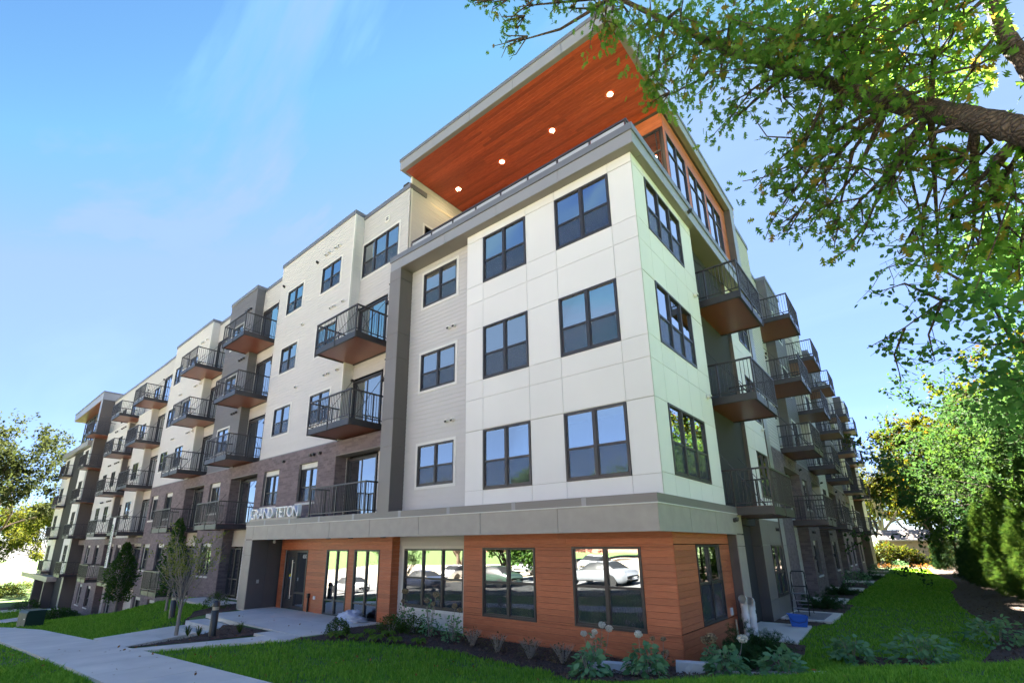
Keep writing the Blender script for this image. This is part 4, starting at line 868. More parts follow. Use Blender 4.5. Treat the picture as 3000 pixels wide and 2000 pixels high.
# entrance plaza, steps and walk
pl = link('entrance_plaza', MB().box(-18, -10.6, -2, 0.6, -0.4, -0.35).mesh('entrance_plaza', 'concrete'), kind='structure')
PZ = -0.055
for a, b_ in zip([-18.2, -15.8, -13.4, -11.6], [-15.8, -13.4, -11.6, -10.2]):
    slab(pl, [(a, -0.62), (b_, -0.62), (b_, 0.68), (a, 0.68)], z=PZ, off=0)
slab(pl, [(-17.35, -2.11), (-14.5, -2.3), (-14.0, -0.62), (-17.3, -0.62)], z=PZ, off=0); slab(pl, [(-14.5, -2.3), (-11.3, -2.35), (-11.3, -0.62), (-14.0, -0.62)], z=PZ, off=0)
slab(pl, [(-11.3, -2.35), (-10.0, -2.35), (-9.75, -1.3), (-10.2, -0.62), (-11.3, -0.62)], z=PZ, off=0)
slab(pl, [(-11.6, -2.95), (-9.7, -2.9), (-10.0, -2.35), (-11.6, -2.35)], z=PZ-.01, off=0)
st = link('entrance_steps', MB().box(-17.35, -14.55, -2.78, -2.1, -0.8, -0.215).mesh('entrance_steps', 'concrete2'), kind='structure')
link('step', MB().box(-17.4, -14.6, -3.12, -2.782, -0.9, -0.372).mesh('step', 'concrete2'), st)
wk = link('entrance_walk', MB().box(-17.2, -15.5, -5.5, -3.2, -1.0, -0.95).mesh('entrance_walk', 'concrete'), kind='structure')
WKZ = lambda x, y: -0.375 - 0.03*max(0, -3.1 - y)
for a, b_ in ((-3.1, -4.2), (-4.2, -5.55)):
    slab(wk, [(-17.5 + (-3.1-b_)*0.15, b_), (-15.2+(-3.1-b_)*.25, b_), (-15.2+(-3.1-a)*.25, a), (-17.5+(-3.1-a)*0.15, a)], zf=WKZ, off=0.0)
slab(wk, [(-13.2, -5.55), (-12.4, -5.55), (-9.9, -2.95), (-10.9, -2.9)], zf=lambda x, y: G(x, y)+0.02, off=0.02)
slab(pl, [(-24.6, -0.75), (-20.2, -0.75), (-20.2, 0.55), (-24.6, 0.55)], z=-0.07, off=0)
# left garden path and slabs towards the far tower
gp = link('garden_path', MB().box(-64, -46, -3, -1, -6, -5.9).mesh('garden_path', 'concrete'), kind='structure')
slab(gp, [(-47.5, -5.5), (-43.5, -5.5), (-50.0, -1.6), (-53.0, -1.6)], off=0.05); slab(gp, [(-53.0, -1.6), (-50, -1.6), (-55.5, 0.6), (-58.0, 0.6)], off=0.06)
slab(gp, [(-63, -5.5), (-58, -5.5), (-60.5, -0.5), (-66, -0.5)], off=0.05)
slab(gp, [(-58.5, -1.0), (-52.8, -1.3), (-53.5, 0.9), (-58.5, 1.0)], off=0.09)
# garden side patios
gs = link('garden_patio', MB().box(-0.6, 0.9, 6, 8, -0.4, -0.38).mesh('garden_patio', 'concrete'), kind='structure')
for pts in ([(-0.7, 5.48), (-0.1, 5.0), (1.1, 5.05), (1.0, 6.9), (-0.7, 6.9)], [(-0.7, 6.9), (1.0, 6.9), (0.9, 8.6), (-0.7, 8.6)]): slab(gs, pts, z=-0.03, off=0, zf=None)
for y0, y1 in ((16.2, 18.9), (24.0, 26.4), (31.3, 33.8), (41.5, 44), (48.8, 51)): slab(gs, [(-1.1, y0), (0.95, y0), (0.85, y1), (-1.1, y1)], z=-0.03, off=0)
# areaway grating in a concrete curb
gc = link('areaway_grating', MB().box(-0.20, 1.28, 9.75, 10.0, -0.2, -0.01).box(-0.20, 1.28, 12.15, 12.45, -0.2, -0.01).box(1.02, 1.28, 10.0, 12.15, -0.2, -0.01).box(-0.22, -0.12, 10.0, 12.15, -0.2, -0.01).mesh('areaway_grating', 'concrete'), label='galvanised areaway grating in a pale concrete curb beside the stepladder', cat='grating')
link('grate_bed', MB().box(-0.12, 1.02, 10.0, 12.15, -0.2, -0.12).mesh('grate_bed', 'core'), gc)
gm = MB().box(-0.12, 1.02, -0.02, 0.02, -0.04, -0.005).mesh('grate_bar', 'galv'); gb = MB().box(-0.012, 0.012, 10.0, 12.15, -0.05, -0.012).mesh('cross_bar', 'galv')
for i in range(27): link('grate_bar', gm, gc, (0, 10.06+i*0.078, 0))
for i in range(6): link('cross_bar', gb, gc, (0.0+i*0.19, 0, 0))
# mulch beds
BEDS = [[(-9.75, -2.75), (-8.2, -2.0), (-6.6, -1.25), (-4.2, -1.25), (-2.0, -1.4), (-1.8, -1.9), (-1.1, -2.1), (-0.2, -1.6), (1.0, -0.7), (2.0, 0.2), (3.2, 1.7), (4.5, 3.6), (4.4, 4.8), (3.2, 4.7), (2.2, 4.1), (2.6, 2.7), (1.9, 1.8), (1.2, 1.7), (1.5, 3.5), (1.3, 5.0), (-0.1, 5.0), (-0.1, 0.66), (-9.8, 0.66), (-10.2, -0.6), (-9.8, -1.3), (-9.6, -2.2)],
        [(-15.9, -5.4), (-14.0, -5.4), (-11.6, -3.0), (-11.65, -2.45), (-13.9, -2.55), (-14.5, -2.7), (-14.55, -3.3), (-15.3, -4.2)],
        [(-19.9, -1.6), (-18.3, -2.3), (-17.45, -2.9), (-17.4, -2.1), (-18.0, -0.62), (-18.3, -0.55), (-18.3, 0.4), (-20.1, 0.4), (-20.1, -0.7)],
        [(-51.5, -0.9), (-45, -4.6), (-44, -2.0), (-44.5, 0.5), (-52.6, 0.6)],
        [(4.9, 14.0), (4.6, 18), (4.5, 26), (4.9, 30), (4.9, 36), (3.9, 48), (3.6, 56), (-3, 60), (-5, 75), (14, 78), (14, 3.2), (4.5, 3.6), (4.45, 4.8), (5.0, 8), (5.3, 11)],
        [(-0.3, 8.65), (1.0, 8.65), (1.15, 9.7), (-0.3, 9.7)],
        [(-0.6, 12.5), (1.3, 12.5), (1.25, 16.2), (-0.8, 16.2)], [(-0.6, 18.95), (0.9, 18.95), (0.9, 23.95), (-0.8, 23.95)], [(-0.7, 26.45), (0.9, 26.45), (0.9, 31.25), (-0.8, 31.25)], [(-0.7, 33.85), (0.9, 33.85), (0.9, 41.4), (-0.8, 41.4)],
        [(-68, -2.5), (-63.5, -0.4), (-61, 0.5), (-66, 1.5), (-72, 0)]]
for i, p in enumerate(BEDS): drape('mulch_bed', p, 0.012, 'mulch', kind='structure')
def inpoly(x, y, P):
    r = False
    for i in range(len(P)):
        (x1, y1), (x2, y2) = P[i], P[i-1]
        if (y1 > y) != (y2 > y) and x < (x2-x1)*(y-y1)/(y2-y1)+x1: r = not r
    return r
# street, kerb and car park in front (seen in the window reflections)
drape('road', [(-120, -45), (60, -45), (60, -13), (-120, -13)], 0.03, 'asphalt', cell=4, kind='structure')
drape('kerb', [(-120, -13), (60, -13), (60, -12.8), (-120, -12.8)], 0.13, 'concrete', cell=4, edge=0.2, kind='structure')
# ------------------------------------------------------------------ plants
def unit(a): return a/np.maximum(1e-9, np.linalg.norm(a, axis=1, keepdims=True))
_sx = [0.07, 0.075, 0.07, 0.055]; _sy = [0.08, 0.36, 0.62, 0.86]
_ov = [(0, 0, 0)] + [(-x, y, 0) for x, y in zip(_sx, _sy)] + [(x, y, 0) for x, y in zip(_sx, _sy)] + [(0, 1.0, -0.04)] + \
      [(-0.30, 0.36, -0.05), (-0.43, 0.66, -0.06), (-0.27, 0.93, -0.05), (0.30, 0.36, -0.05), (0.43, 0.66, -0.06), (0.27, 0.93, -0.05)]
SHAPES = {
    'oval': (np.array([(0, 0, 0), (-.28, .34, .07), (.28, .34, .07), (-.25, .66, .05), (.25, .66, .05), (0, 1, -.06), (0, .5, 0)]), np.array([(0, 6, 1), (0, 2, 6), (1, 6, 3), (2, 4, 6), (3, 6, 5), (6, 4, 5)])),
    'round': (np.array([(0, 0, 0), (-.42, .30, .05), (.42, .30, .05), (-.40, .68, .04), (.40, .68, .04), (0, 1, -.04), (0, .5, -.02)]), np.array([(0, 6, 1), (0, 2, 6), (1, 6, 3), (2, 4, 6), (3, 6, 5), (6, 4, 5)])),
    'small': (np.array([(0, 0, 0), (-.32, .5, .05), (.32, .5, .05), (0, 1, -.03)]), np.array([(0, 2, 1), (1, 2, 3)])),
    'oak': (np.array(_ov), np.array([(0, 5, 1), (1, 5, 6), (1, 6, 2), (2, 6, 7), (2, 7, 3), (3, 7, 8), (3, 8, 4), (4, 8, 9), (1, 2, 10), (2, 3, 11), (3, 4, 12), (5, 13, 6), (6, 14, 7), (7, 15, 8)])),
    'spray': (np.array([(0, 0, 0)] + [c for k in (-2, -1, 0, 1, 2) for c in ((0.30*k*.8-.05, .52, .02*k), (0.30*k*.8+.05, .52, .02*k), (0.36*k*.9, 1.0-.1*abs(k), -.06))]), np.array([f for k in range(5) for f in ((0, 2+3*k, 1+3*k), (1+3*k, 2+3*k, 3+3*k))])),
    'petal': (np.array([(0, 0, 0), (-.5, .5, .1), (.5, .5, .1), (0, 1, 0)]), np.array([(0, 2, 1), (1, 2, 3)])),
}
def leaf_mesh(name, pos, size, shape, m, dirs=None, up=0.7, rng=RNG, flat=0.5):
    """many leaf-sized faces; dirs = growing direction of each leaf"""
    n = len(pos); bv, bf = SHAPES[shape]; pos = np.asarray(pos, float)
    d = rng.normal(size=(n, 3)) if dirs is None else dirs + rng.normal(size=(n, 3))*flat
    d = unit(d); nr = rng.normal(size=(n, 3))*0.8 + np.array([0, 0, 1.0])*up*2; nr = unit(nr - d*np.sum(nr*d, 1, keepdims=True)); s = np.cross(d, nr)
    sz = (np.full(n, size) if np.isscalar(size) else size)*rng.uniform(0.7, 1.2, n)
    Vv = pos[:, None, :] + sz[:, None, None]*(bv[None, :, 0, None]*s[:, None, :] + bv[None, :, 1, None]*d[:, None, :] + bv[None, :, 2, None]*nr[:, None, :])
    Ff = (bf[None] + (np.arange(n)*len(bv))[:, None, None]).reshape(-1, 3)
    return fast_mesh(name, Vv.reshape(-1, 3), Ff, m)
def grow(rng, out, tips, p, d, ln, r, depth, maxd, ang=0.55, up=0.12, shrink=0.72, kids=(2, 3), wob=0.18):
    n = 4; pts = [np.array(p)]; rad = [r]; dd = np.array(d, float)
    for i in range(n):
        dd = dd + rng.normal(size=3)*wob + np.array([0, 0, up]); dd /= np.linalg.norm(dd)
        pts.append(pts[-1] + dd*ln/n); rad.append(r*(1 - 0.42*(i+1)/n))
    out.append((pts, rad))
    if depth >= maxd - 1:
        for q in pts[1:]: tips.append((q, dd))
    if depth >= maxd: return
    k = rng.integers(kids[0], kids[1]+1)
    for j in range(k):
        a = rng.normal(size=3); a -= dd*np.dot(a, dd); a /= np.linalg.norm(a); t = ang*rng.uniform(0.6, 1.3)
        nd = dd*math.cos(t) + a*math.sin(t); q = pts[-1] if j < 2 else pts[rng.integers(2, 4)]
        grow(rng, out, tips, q, nd, ln*shrink*rng.uniform(0.8, 1.15), rad[-1]*(0.8 if j < 2 else 0.6), depth+1, maxd, ang, up, shrink, kids, wob)
def tree(name, label, base, height, tr, m, nleaf, lsize, shape='small', seed=1, depth=4, trunk=0.22, ang=0.55, up=0.10, spread=0.55, bark='bark', group=None, lean=(0, 0), kids=(2, 3), dens=0.25, first=None, n0=4, cat='tree', shrink=0.74, flatten=1.0):
    rng = np.random.default_rng(seed); out = []; tips = []
    base = np.array(base, float); top = base + np.array([lean[0], lean[1], height*trunk])
    out.append(([base, (base+top)/2 + rng.normal(size=3)*0.03*height*0.3, top], [tr*1.25, tr, tr*0.9]))
    l0 = height*(1-trunk)*(1-shrink)/(1-shrink**(depth+1))*1.12
    for j in range(n0):
        a = 2*math.pi*(j + rng.uniform(-.25, .25))/n0; d = np.array([math.cos(a)*spread, math.sin(a)*spread, 1.0]); d /= np.linalg.norm(d)
        grow(rng, out, tips, top, d, l0, tr*0.62, 0, depth, ang, up, shrink, kids)
    grow(rng, out, tips, top, np.array([lean[0]*.1, lean[1]*.1, 1.0]), l0*1.1, tr*0.75, 0, depth, ang, up, shrink, kids)
    root = link(name, None, None, tuple(base), label=label, cat=cat, group=group)
    mb = MB()
    for pts, rad in out: mb.path([tuple(np.array(q) - base) for q in pts], [max(x, 0.006*height/8) for x in rad], 5 if rad[0] < tr*.4 else 8)
    link('trunk', mb.mesh('trunk', bark, True), root)
    tp = np.array([t[0] for t in tips]); td = np.array([t[1] for t in tips])
    idx = rng.integers(0, len(tp), nleaf); pos = tp[idx] + rng.normal(size=(nleaf, 3))*dens*lsize*np.array([3, 3, 2.4]) - base
    link('crown', leaf_mesh('crown', pos, lsize, shape, m, dirs=td[idx]*0.5 + np.array([0, 0, -0.25]), rng=rng, flat=0.8), root)
    return root
def cone_shrub(name, label, base, h, r, m, n, lsize, seed=1, group=None, power=0.75, cat='shrub', droop=0.35, lump=0.16, stem='bark'):
    """dense upright evergreen: sprays from a lumpy cone surface inwards"""
    rng = np.random.default_rng(seed); t = rng.beta(1.15, 1.5, n); a = rng.uniform(0, 2*math.pi, n)
    prof = (1-t)**power*np.minimum(1, 0.55 + t*5)
    lum = 1 + lump*(np.sin(a*3+seed+t*9) + np.sin(a*5.0-t*17+seed*2) + 0.8*np.sin(a*9+t*31))*0.6
    rr = r*prof*lum*(1 - 0.45*rng.beta(1, 3.2, n))
    pos = np.stack([rr*np.cos(a), rr*np.sin(a), 0.04*h + t*h*0.97], 1)
    d = np.stack([np.cos(a), np.sin(a), np.full(n, 0.9)], 1)
    root = link(name, None, None, tuple(base), label=label, cat=cat, group=group)
    link('foliage', leaf_mesh('foliage', pos, lsize, 'spray', m, dirs=d, up=0.1, rng=rng, flat=0.45), root)
    link('stem', MB().path([(0, 0, -0.1), (0.01, 0, h*.5), (0, 0, h*.95)], [r*.06, r*.045, 0.01], 6).mesh('stem', stem), root)
    return root
def mound(name, label, base, h, r, m, n, lsize, shape='oval', seed=1, group=None, flowers=(), fm='flower', stems=12, cat='shrub', hollow=0.5, dirz=0.35, sm='bark2', squash=1.0):
    """leafy mound on thin stems; flowers = [(x, y, z, radius)] ball heads"""
    rng = np.random.default_rng(seed); a = rng.uniform(0, 2*math.pi, n); ph = np.arccos(rng.uniform(0.02, 1, n)); q = hollow + (1-hollow)*rng.uniform(0, 1, n)**0.6
    lum = 1 + 0.18*np.sin(a*3+seed) + 0.12*np.sin(a*5+ph*6+seed)
    pos = np.stack([r*q*lum*np.sin(ph)*np.cos(a), r*q*lum*np.sin(ph)*np.sin(a)*squash, 0.05*h + h*0.92*q*np.cos(ph)*(1+.1*np.sin(a*4+seed))], 1)
    d = np.stack([np.cos(a)*np.sin(ph), np.sin(a)*np.sin(ph), np.full(n, dirz)-0.45*np.sin(ph)], 1)
    root = link(name, None, None, tuple(base), label=label, cat=cat, group=group)
    link('foliage', leaf_mesh('foliage', pos, lsize, shape, m, dirs=d, up=0.8, rng=rng, flat=0.35), root)
    mb = MB()
    for i in range(stems):
        t = rng.uniform(0, 6.28); e = rng.uniform(.3, .8)*r
        mb.path([(0.02*math.cos(t), 0.02*math.sin(t), -0.03), (e*.5*math.cos(t), e*.5*math.sin(t)*squash, h*.45), (e*math.cos(t), e*math.sin(t)*squash, h*.85)], [0.007, 0.005, 0.003], 4)
    for fx, fy, fz, fr in flowers: mb.path([(fx*.3, fy*.3, 0), (fx*.8, fy*.8, fz*.6), (fx, fy, fz)], [0.007, 0.006, 0.004], 5)
    link('stems', mb.mesh('stems', sm), root)
    for fx, fy, fz, fr in flowers:
        k = 210; g = unit(rng.normal(size=(k, 3))); link('flower_head', leaf_mesh('flower_head', g*fr*np.array([1, 1, .8])*rng.uniform(.8, 1.0, (k, 1)), fr*0.5, 'petal', fm, dirs=np.cross(g, rng.normal(size=(k, 3))), up=0, rng=rng, flat=.2), root, (fx, fy, fz))
    return root
# --- fast ground height for scattered pieces
gx = np.arange(-70, 16.01, 0.25); gy = np.arange(-14, 62.01, 0.25); GZ = np.array([[G(a, b) for a in gx] for b in gy])
def Gv(x, y):
    i = np.clip((x+70)/0.25, 0, len(gx)-1.001); j = np.clip((y+14)/0.25, 0, len(gy)-1.001); i0 = i.astype(int); j0 = j.astype(int); fi = i-i0; fj = j-j0
    return (GZ[j0, i0]*(1-fi)+GZ[j0, i0+1]*fi)*(1-fj) + (GZ[j0+1, i0]*(1-fi)+GZ[j0+1, i0+1]*fi)*fj
def inv(x, y, P):
    r = np.zeros(len(x), bool)
    for i in range(len(P)):
        (x1, y1), (x2, y2) = P[i], P[i-1]
        if y1 == y2: continue
        c = ((y1 > y) != (y2 > y)) & (x < (x2-x1)*(y-y1)/(y2-y1)+x1); r ^= c
    return r
HARD = BEDS + [[(-70, -7.38), (4, -7.38), (4, -5.52), (-70, -5.52)], [(-18.3, -0.7), (-17.45, -2.2), (-17.5, -3.2), (-17.2, -5.6), (-14.4, -5.6), (-12.3, -5.6), (-9.6, -2.95), (-9.7, -2.2), (-9.7, 0.7), (-18.3, 0.7)], [(-24.7, -0.8), (-20.1, -0.8), (-20.1, 0.6), (-24.7, 0.6)],
               [(-0.7, 4.9), (1.12, 5.0), (0.95, 8.65), (1.3, 9.7), (1.3, 12.5), (1.28, 16.2), (0.97, 16.2), (0.9, 52), (-1.5, 52), (-1.5, 5)], [(-90, 0.42), (0.2, 0.42), (0.2, 9), (-90, 9)], [(-53.2, -1.6), (-47.6, -5.6), (-43.3, -5.6), (-50, -1.5), (-55, 1), (-58, 1)]]
def scatter(x0, x1, y0, y1, dens, excl=HARD, fall=True, dmin=0.0, seed=3, cap=3600, poly=None):
    rng = np.random.default_rng(seed); n = int((x1-x0)*(y1-y0)*cap)
    x = rng.uniform(x0, x1, n); y = rng.uniform(y0, y1, n); d = np.hypot(x-CAM.x, y-CAM.y)
    keep = rng.uniform(0, 1, n) < np.minimum(cap, dens/np.maximum(d, 2.0)**2)/cap
    x, y, d = x[keep], y[keep], d[keep]
    # only what the camera can see of it
    rx, ry = x-CAM.x, y-CAM.y; fx, fy = _f[0]/math.hypot(_f[0], _f[1]), _f[1]/math.hypot(_f[0], _f[1]); fw = rx*fx+ry*fy; rt = rx*fy-ry*fx
    k = (fw > 1.5) & (np.abs(rt) < fw*1.25+1.0); x, y, d = x[k], y[k], d[k]
    if poly is not None: k = inv(x, y, poly); x, y, d = x[k], y[k], d[k]
    for P in excl: k = ~inv(x, y, P); x, y, d = x[k], y[k], d[k]
    return x, y, d
def grass(name, label, regs, h=0.065, seed=5):
    xs, ys, ds = [], [], []
    for i, (a, b, c, e, dn, cap, poly) in enumerate(regs):
        x, y, d = scatter(a, b, c, e, dn, seed=seed+i, cap=cap, poly=poly); xs.append(x); ys.append(y); ds.append(d)
    x, y, d = np.concatenate(xs), np.concatenate(ys), np.concatenate(ds); n = len(x); rng = np.random.default_rng(seed)
    z = Gv(x, y) - 0.02
    lump = 0.72 + 0.75*(np.sin(x*2.1+1.3*np.sin(y*1.7)) * np.sin(y*2.6+0.7*np.sin(x*3.1)))*0.5 + 0.35*np.sin(x*5.3+y*3.1)*np.sin(y*6.1-x*2.2)*0.5 + 0.1
    L_ = h*lump*rng.uniform(0.6, 1.35, n)*(1 + 0.012*np.minimum(d, 40)); wd = (0.0028 + 0.00062*d)*rng.uniform(.8, 1.2, n)
    a = rng.uniform(0, 2*math.pi, n); t = rng.uniform(0.15, 0.75, n); sx, sy_ = np.cos(a)*wd, np.sin(a)*wd; b = a + rng.normal(0, .6, n) + 1.57; bx, by = np.cos(b)*t*L_, np.sin(b)*t*L_
    V = np.empty((n, 5, 3)); V[:, 0] = np.stack([x-sx, y-sy_, z], 1); V[:, 1] = np.stack([x+sx, y+sy_, z], 1)
    V[:, 2] = np.stack([x-sx*.7+bx*.35, y-sy_*.7+by*.35, z+L_*.6], 1); V[:, 3] = np.stack([x+sx*.7+bx*.35, y+sy_*.7+by*.35, z+L_*.6], 1); V[:, 4] = np.stack([x+bx, y+by, z+L_*.98], 1)
    F_ = (np.array([(0, 1, 3), (0, 3, 2), (2, 3, 4)])[None] + (np.arange(n)*5)[:, None, None]).reshape(-1, 3)
    link(name, fast_mesh(name, V.reshape(-1, 3), F_, 'grass'), label=label, cat='grass', kind='stuff'); return n
ng = 0
ng += grass('lawn_grass', 'bright green lawn between the sidewalk and the corner of the building', [(-13, 9, -9.6, 3.7, 95000, 4200, None)], 0.088)
ng += grass('verge_grass', 'green grass verge on the street side of the sidewalk', [(-24, 3, -12.6, -7.38, 80000, 2600, None)], 0.06, 15)
ng += grass('slope_grass', 'green lawn slope falling along the brick wing', [(-62, -17, -5.5, 0.4, 230000, 700, None)], 0.09, 25)
ng += grass('garden_grass', 'green lawn strip between the garden patios and the mulch bed', [(0.9, 5.4, 1.5, 16, 100000, 1500, None), (0.85, 5.2, 16, 56, 200000, 420, None)], 0.07, 35)
print('blades', ng)
# mulch chips
cx_, cy_ = [], []
for P in BEDS[:3] + [BEDS[4], BEDS[5], BEDS[6], BEDS[7], BEDS[3]]:
    xa = [p[0] for p in P]; ya = [p[1] for p in P]
    x, y, d = scatter(max(min(xa), -60), min(max(xa), 9), min(ya), min(max(ya), 40), 42000, excl=[], seed=int(abs(xa[0]*7))+3, cap=420, poly=P); cx_.append(x); cy_.append(y)
x = np.concatenate(cx_); y = np.concatenate(cy_); n = len(x); rng = np.random.default_rng(77)
a = rng.uniform(0, 6.28, n); ln = rng.uniform(.018, .055, n); wd = rng.uniform(.006, .014, n); tl = rng.normal(0, .35, n)
u = np.stack([np.cos(a), np.sin(a), tl], 1); v = np.stack([-np.sin(a), np.cos(a), rng.normal(0, .4, n)], 1); c = np.stack([x, y, Gv(x, y) + 0.012 + rng.uniform(0.0, .022, n)], 1)
V = np.stack([c-u*ln[:, None]-v*wd[:, None], c+u*ln[:, None]-v*wd[:, None]*.5, c+u*ln[:, None]*.9+v*wd[:, None], c-u*ln[:, None]*.8+v*wd[:, None]*.8], 1).reshape(-1, 3)
link('bark_chips', fast_mesh('bark_chips', V, np.arange(n*4).reshape(-1, 4), 'chip'), label='loose brown bark chips covering the planting beds', cat='mulch', kind='stuff')
# fallen leaves on the lawn and pavement
n = 240; x = RNG.uniform(-16, 4, n); y = RNG.uniform(-9, -1, n); link('fallen_leaves', leaf_mesh('fallen_leaves', np.stack([x, y, Gv(x, y)+0.055], 1), 0.075, 'oval', 'litter', dirs=np.stack([RNG.normal(size=n), RNG.normal(size=n), RNG.normal(size=n)*.2], 1), up=1.0), label='scattered brown fallen leaves on lawn and pavement', cat='leaves', kind='stuff')
n = 2600; x = RNG.uniform(-3.5, 10, n); y = RNG.uniform(56.5, 72, n); link('leaf_litter', leaf_mesh('leaf_litter', np.stack([x, y, -0.06+0.01*np.maximum(0, y-50)+0.05+RNG.uniform(0, .05, n)], 1), 0.24, 'oval', 'litter', dirs=RNG.normal(size=(n, 3))*np.array([1, 1, .2]), up=1.0), label='sunlit orange leaf litter on the bed at the end of the garden lawn', cat='leaves', kind='stuff')
gp3 = lambda x, y, dz=0.0: (x, y, G(x, y)+dz)

# --- the big oak whose limbs reach over the scene from the right
ob = gp3(9.2, -6.6, -0.1); ok = link('oak_tree', None, None, ob, label='big oak reaching in from the right with lobed leaves overhead', cat='tree')
def at(px, py, dist):
    """a point at a distance along a direction measured in the photograph"""
    x, z = (px-1439.8)/1451.3, -(py-1179.1)/1451.3
    d = np.array([_r[i]*x + _f[i] + _u[i]*z for i in range(3)]); return np.array(CAM) + d/np.linalg.norm(d)*dist
rng = np.random.default_rng(5); obn = np.array(ob)
limb = [obn + np.array([-.3, .0, 3.0]), at(3330, 470, 4.8), at(3160, 425, 5.0), at(3000, 383, 5.2), at(2860, 352, 5.4), at(2725, 322, 5.8), at(2600, 297, 6.1), at(2480, 262, 6.4), at(2320, 205, 6.8), at(2130, 145, 7.3), at(1950, 60, 7.8), at(1800, -10, 8.2)]
limb2 = [np.array((8.6, -6.6, 4.4)), np.array((6.5, -6.5, 4.8)), np.array((5.42, -6.33, 4.95)), np.array((5.2, -6.25, 5.62)), np.array((5.2, -6.15, 6.3)), np.array((5.1, -6.3, 7.4)), np.array((4.6, -6.3, 8.9))]
mb = MB(); sub = lambda P: [tuple(p - obn) for p in P]
mb.path([(0, 0, 0), (-.05, .02, 1.5), (-.2, 0, 3.2), (-.2, 0, 5.5), (-.1, .1, 9)], [.42, .36, .34, .26, .16], 12)
def rough_limb(P, rad, n=16, seg=10):
    t = np.linspace(0, len(P)-1, (len(P)-1)*seg+1); i = np.minimum(t.astype(int), len(P)-2); f = (t-i)[:, None]; P = np.array(P); rad = np.array(rad)
    pm = P[np.maximum(i-1, 0)]; p0 = P[i]; p1 = P[i+1]; p2 = P[np.minimum(i+2, len(P)-1)]
    Q = 0.5*((2*p0) + (p1-pm)*f + (2*pm-5*p0+4*p1-p2)*f**2 + (3*p0-pm-3*p1+p2)*f**3); R_ = rad[i]*(1-f[:, 0]) + rad[i+1]*f[:, 0]
    o = len(mb.v); mb.path([tuple(q) for q in Q], list(R_), n); ph = rng.uniform(0, 6, n)
    for a in range(len(Q)):
        for k in range(n):
            v = np.array(mb.v[o+a*n+k]); w_ = 1 + 0.07*math.sin(a*.9+ph[k]) + 0.05*math.sin(a*2.3+ph[k]*3) + rng.normal()*.025
            mb.v[o+a*n+k] = tuple(Q[a] + (v-Q[a])*w_)
rough_limb(sub(limb), [.13, .11, .085, .082, .080, .078, .072, .062, .052, .042, .032, .02]); rough_limb(sub(limb2), [.10, .085, .06, .052, .046, .04, .025])
tips = []; outb = []
# clusters: centre in the picture, radius in metres, distance, leaves
CL = [(1390, 2, .10, 8.6, 24), (1440, 0, .14, 8.6, 34), (1495, 55, .17, 8.4, 60), (1505, 125, .10, 8.4, 30), (1520, 20, .15, 8.4, 40), (1620, 5, .12, 8.3, 34), (1665, 25, .12, 8.3, 30), (1745, 20, .26, 8.0, 120), (1770, 75, .16, 7.9, 80), (1830, 20, .24, 7.8, 110),
      (1900, 40, .30, 7.6, 190), (1940, 120, .28, 7.4, 170), (1925, 220, .20, 7.3, 110), (1935, 290, .16, 7.3, 80), (2000, 60, .34, 7.3, 230), (2020, 160, .30, 7.2, 190), (2085, 90, .34, 7.1, 220), (2110, 215, .24, 7.0, 130), (2160, 40, .34, 7.0, 230), (2180, 140, .34, 6.9, 230),
      (2180, 280, .24, 6.8, 120), (2165, 340, .13, 6.8, 45), (2260, 70, .36, 6.7, 240), (2270, 190, .32, 6.6, 210), (2290, 300, .26, 6.5, 140), (2330, 120, .34, 6.5, 220), (2370, 30, .34, 6.4, 220), (2390, 210, .30, 6.3, 190), (2390, 340, .30, 6.2, 180), (2440, 110, .34, 6.2, 220),
      (2460, 20, .32, 6.2, 200), (2480, 200, .30, 6.0, 190), (2540, 90, .34, 6.0, 220), (2570, 20, .30, 6.0, 180), (2560, 210, .28, 5.9, 170), (2640, 60, .32, 5.8, 210), (2660, 170, .30, 5.7, 190), (2720, 40, .28, 5.7, 160), (2740, 140, .26, 5.6, 140), (2810, 60, .24, 5.6, 110), (2840, 200, .22, 5.5, 90), (2790, 270, .20, 5.5, 80), (2690, 270, .22, 5.6, 100), (2600, 300, .22, 5.8, 90),
      (2330, 430, .24, 6.3, 130), (2310, 510, .20, 6.3, 90), (2300, 600, .18, 6.3, 70), (2310, 660, .14, 6.3, 44), (2420, 450, .28, 6.2, 150), (2390, 560, .26, 6.2, 130), (2400, 640, .20, 6.2, 80), (2440, 690, .16, 6.2, 56), (2500, 390, .24, 6.0, 110), (2500, 520, .28, 6.0, 150), (2490, 620, .24, 6.0, 110), (2520, 700, .16, 6.0, 50),
      (2590, 430, .22, 5.8, 90), (2600, 540, .22, 5.8, 80), (2660, 480, .20, 5.7, 70), (2720, 450, .22, 5.6, 90), (2770, 560, .20, 5.6, 60), (2830, 470, .24, 5.5, 100), (2900, 540, .26, 5.4, 110), (2960, 500, .24, 5.4, 100), (2960, 600, .28, 5.5, 130), (2870, 640, .26, 5.6, 110), (2780, 660, .24, 5.8, 90), (2700, 640, .18, 5.9, 46), (2940, 700, .28, 5.7, 120), (2850, 730, .24, 5.9, 90), (2750, 740, .20, 6.1, 60), (2670, 720, .16, 6.2, 36), (2980, 780, .26, 5.9, 100)]
lp, ld = [], []
allp = np.array(limb[3:] + limb2[3:])
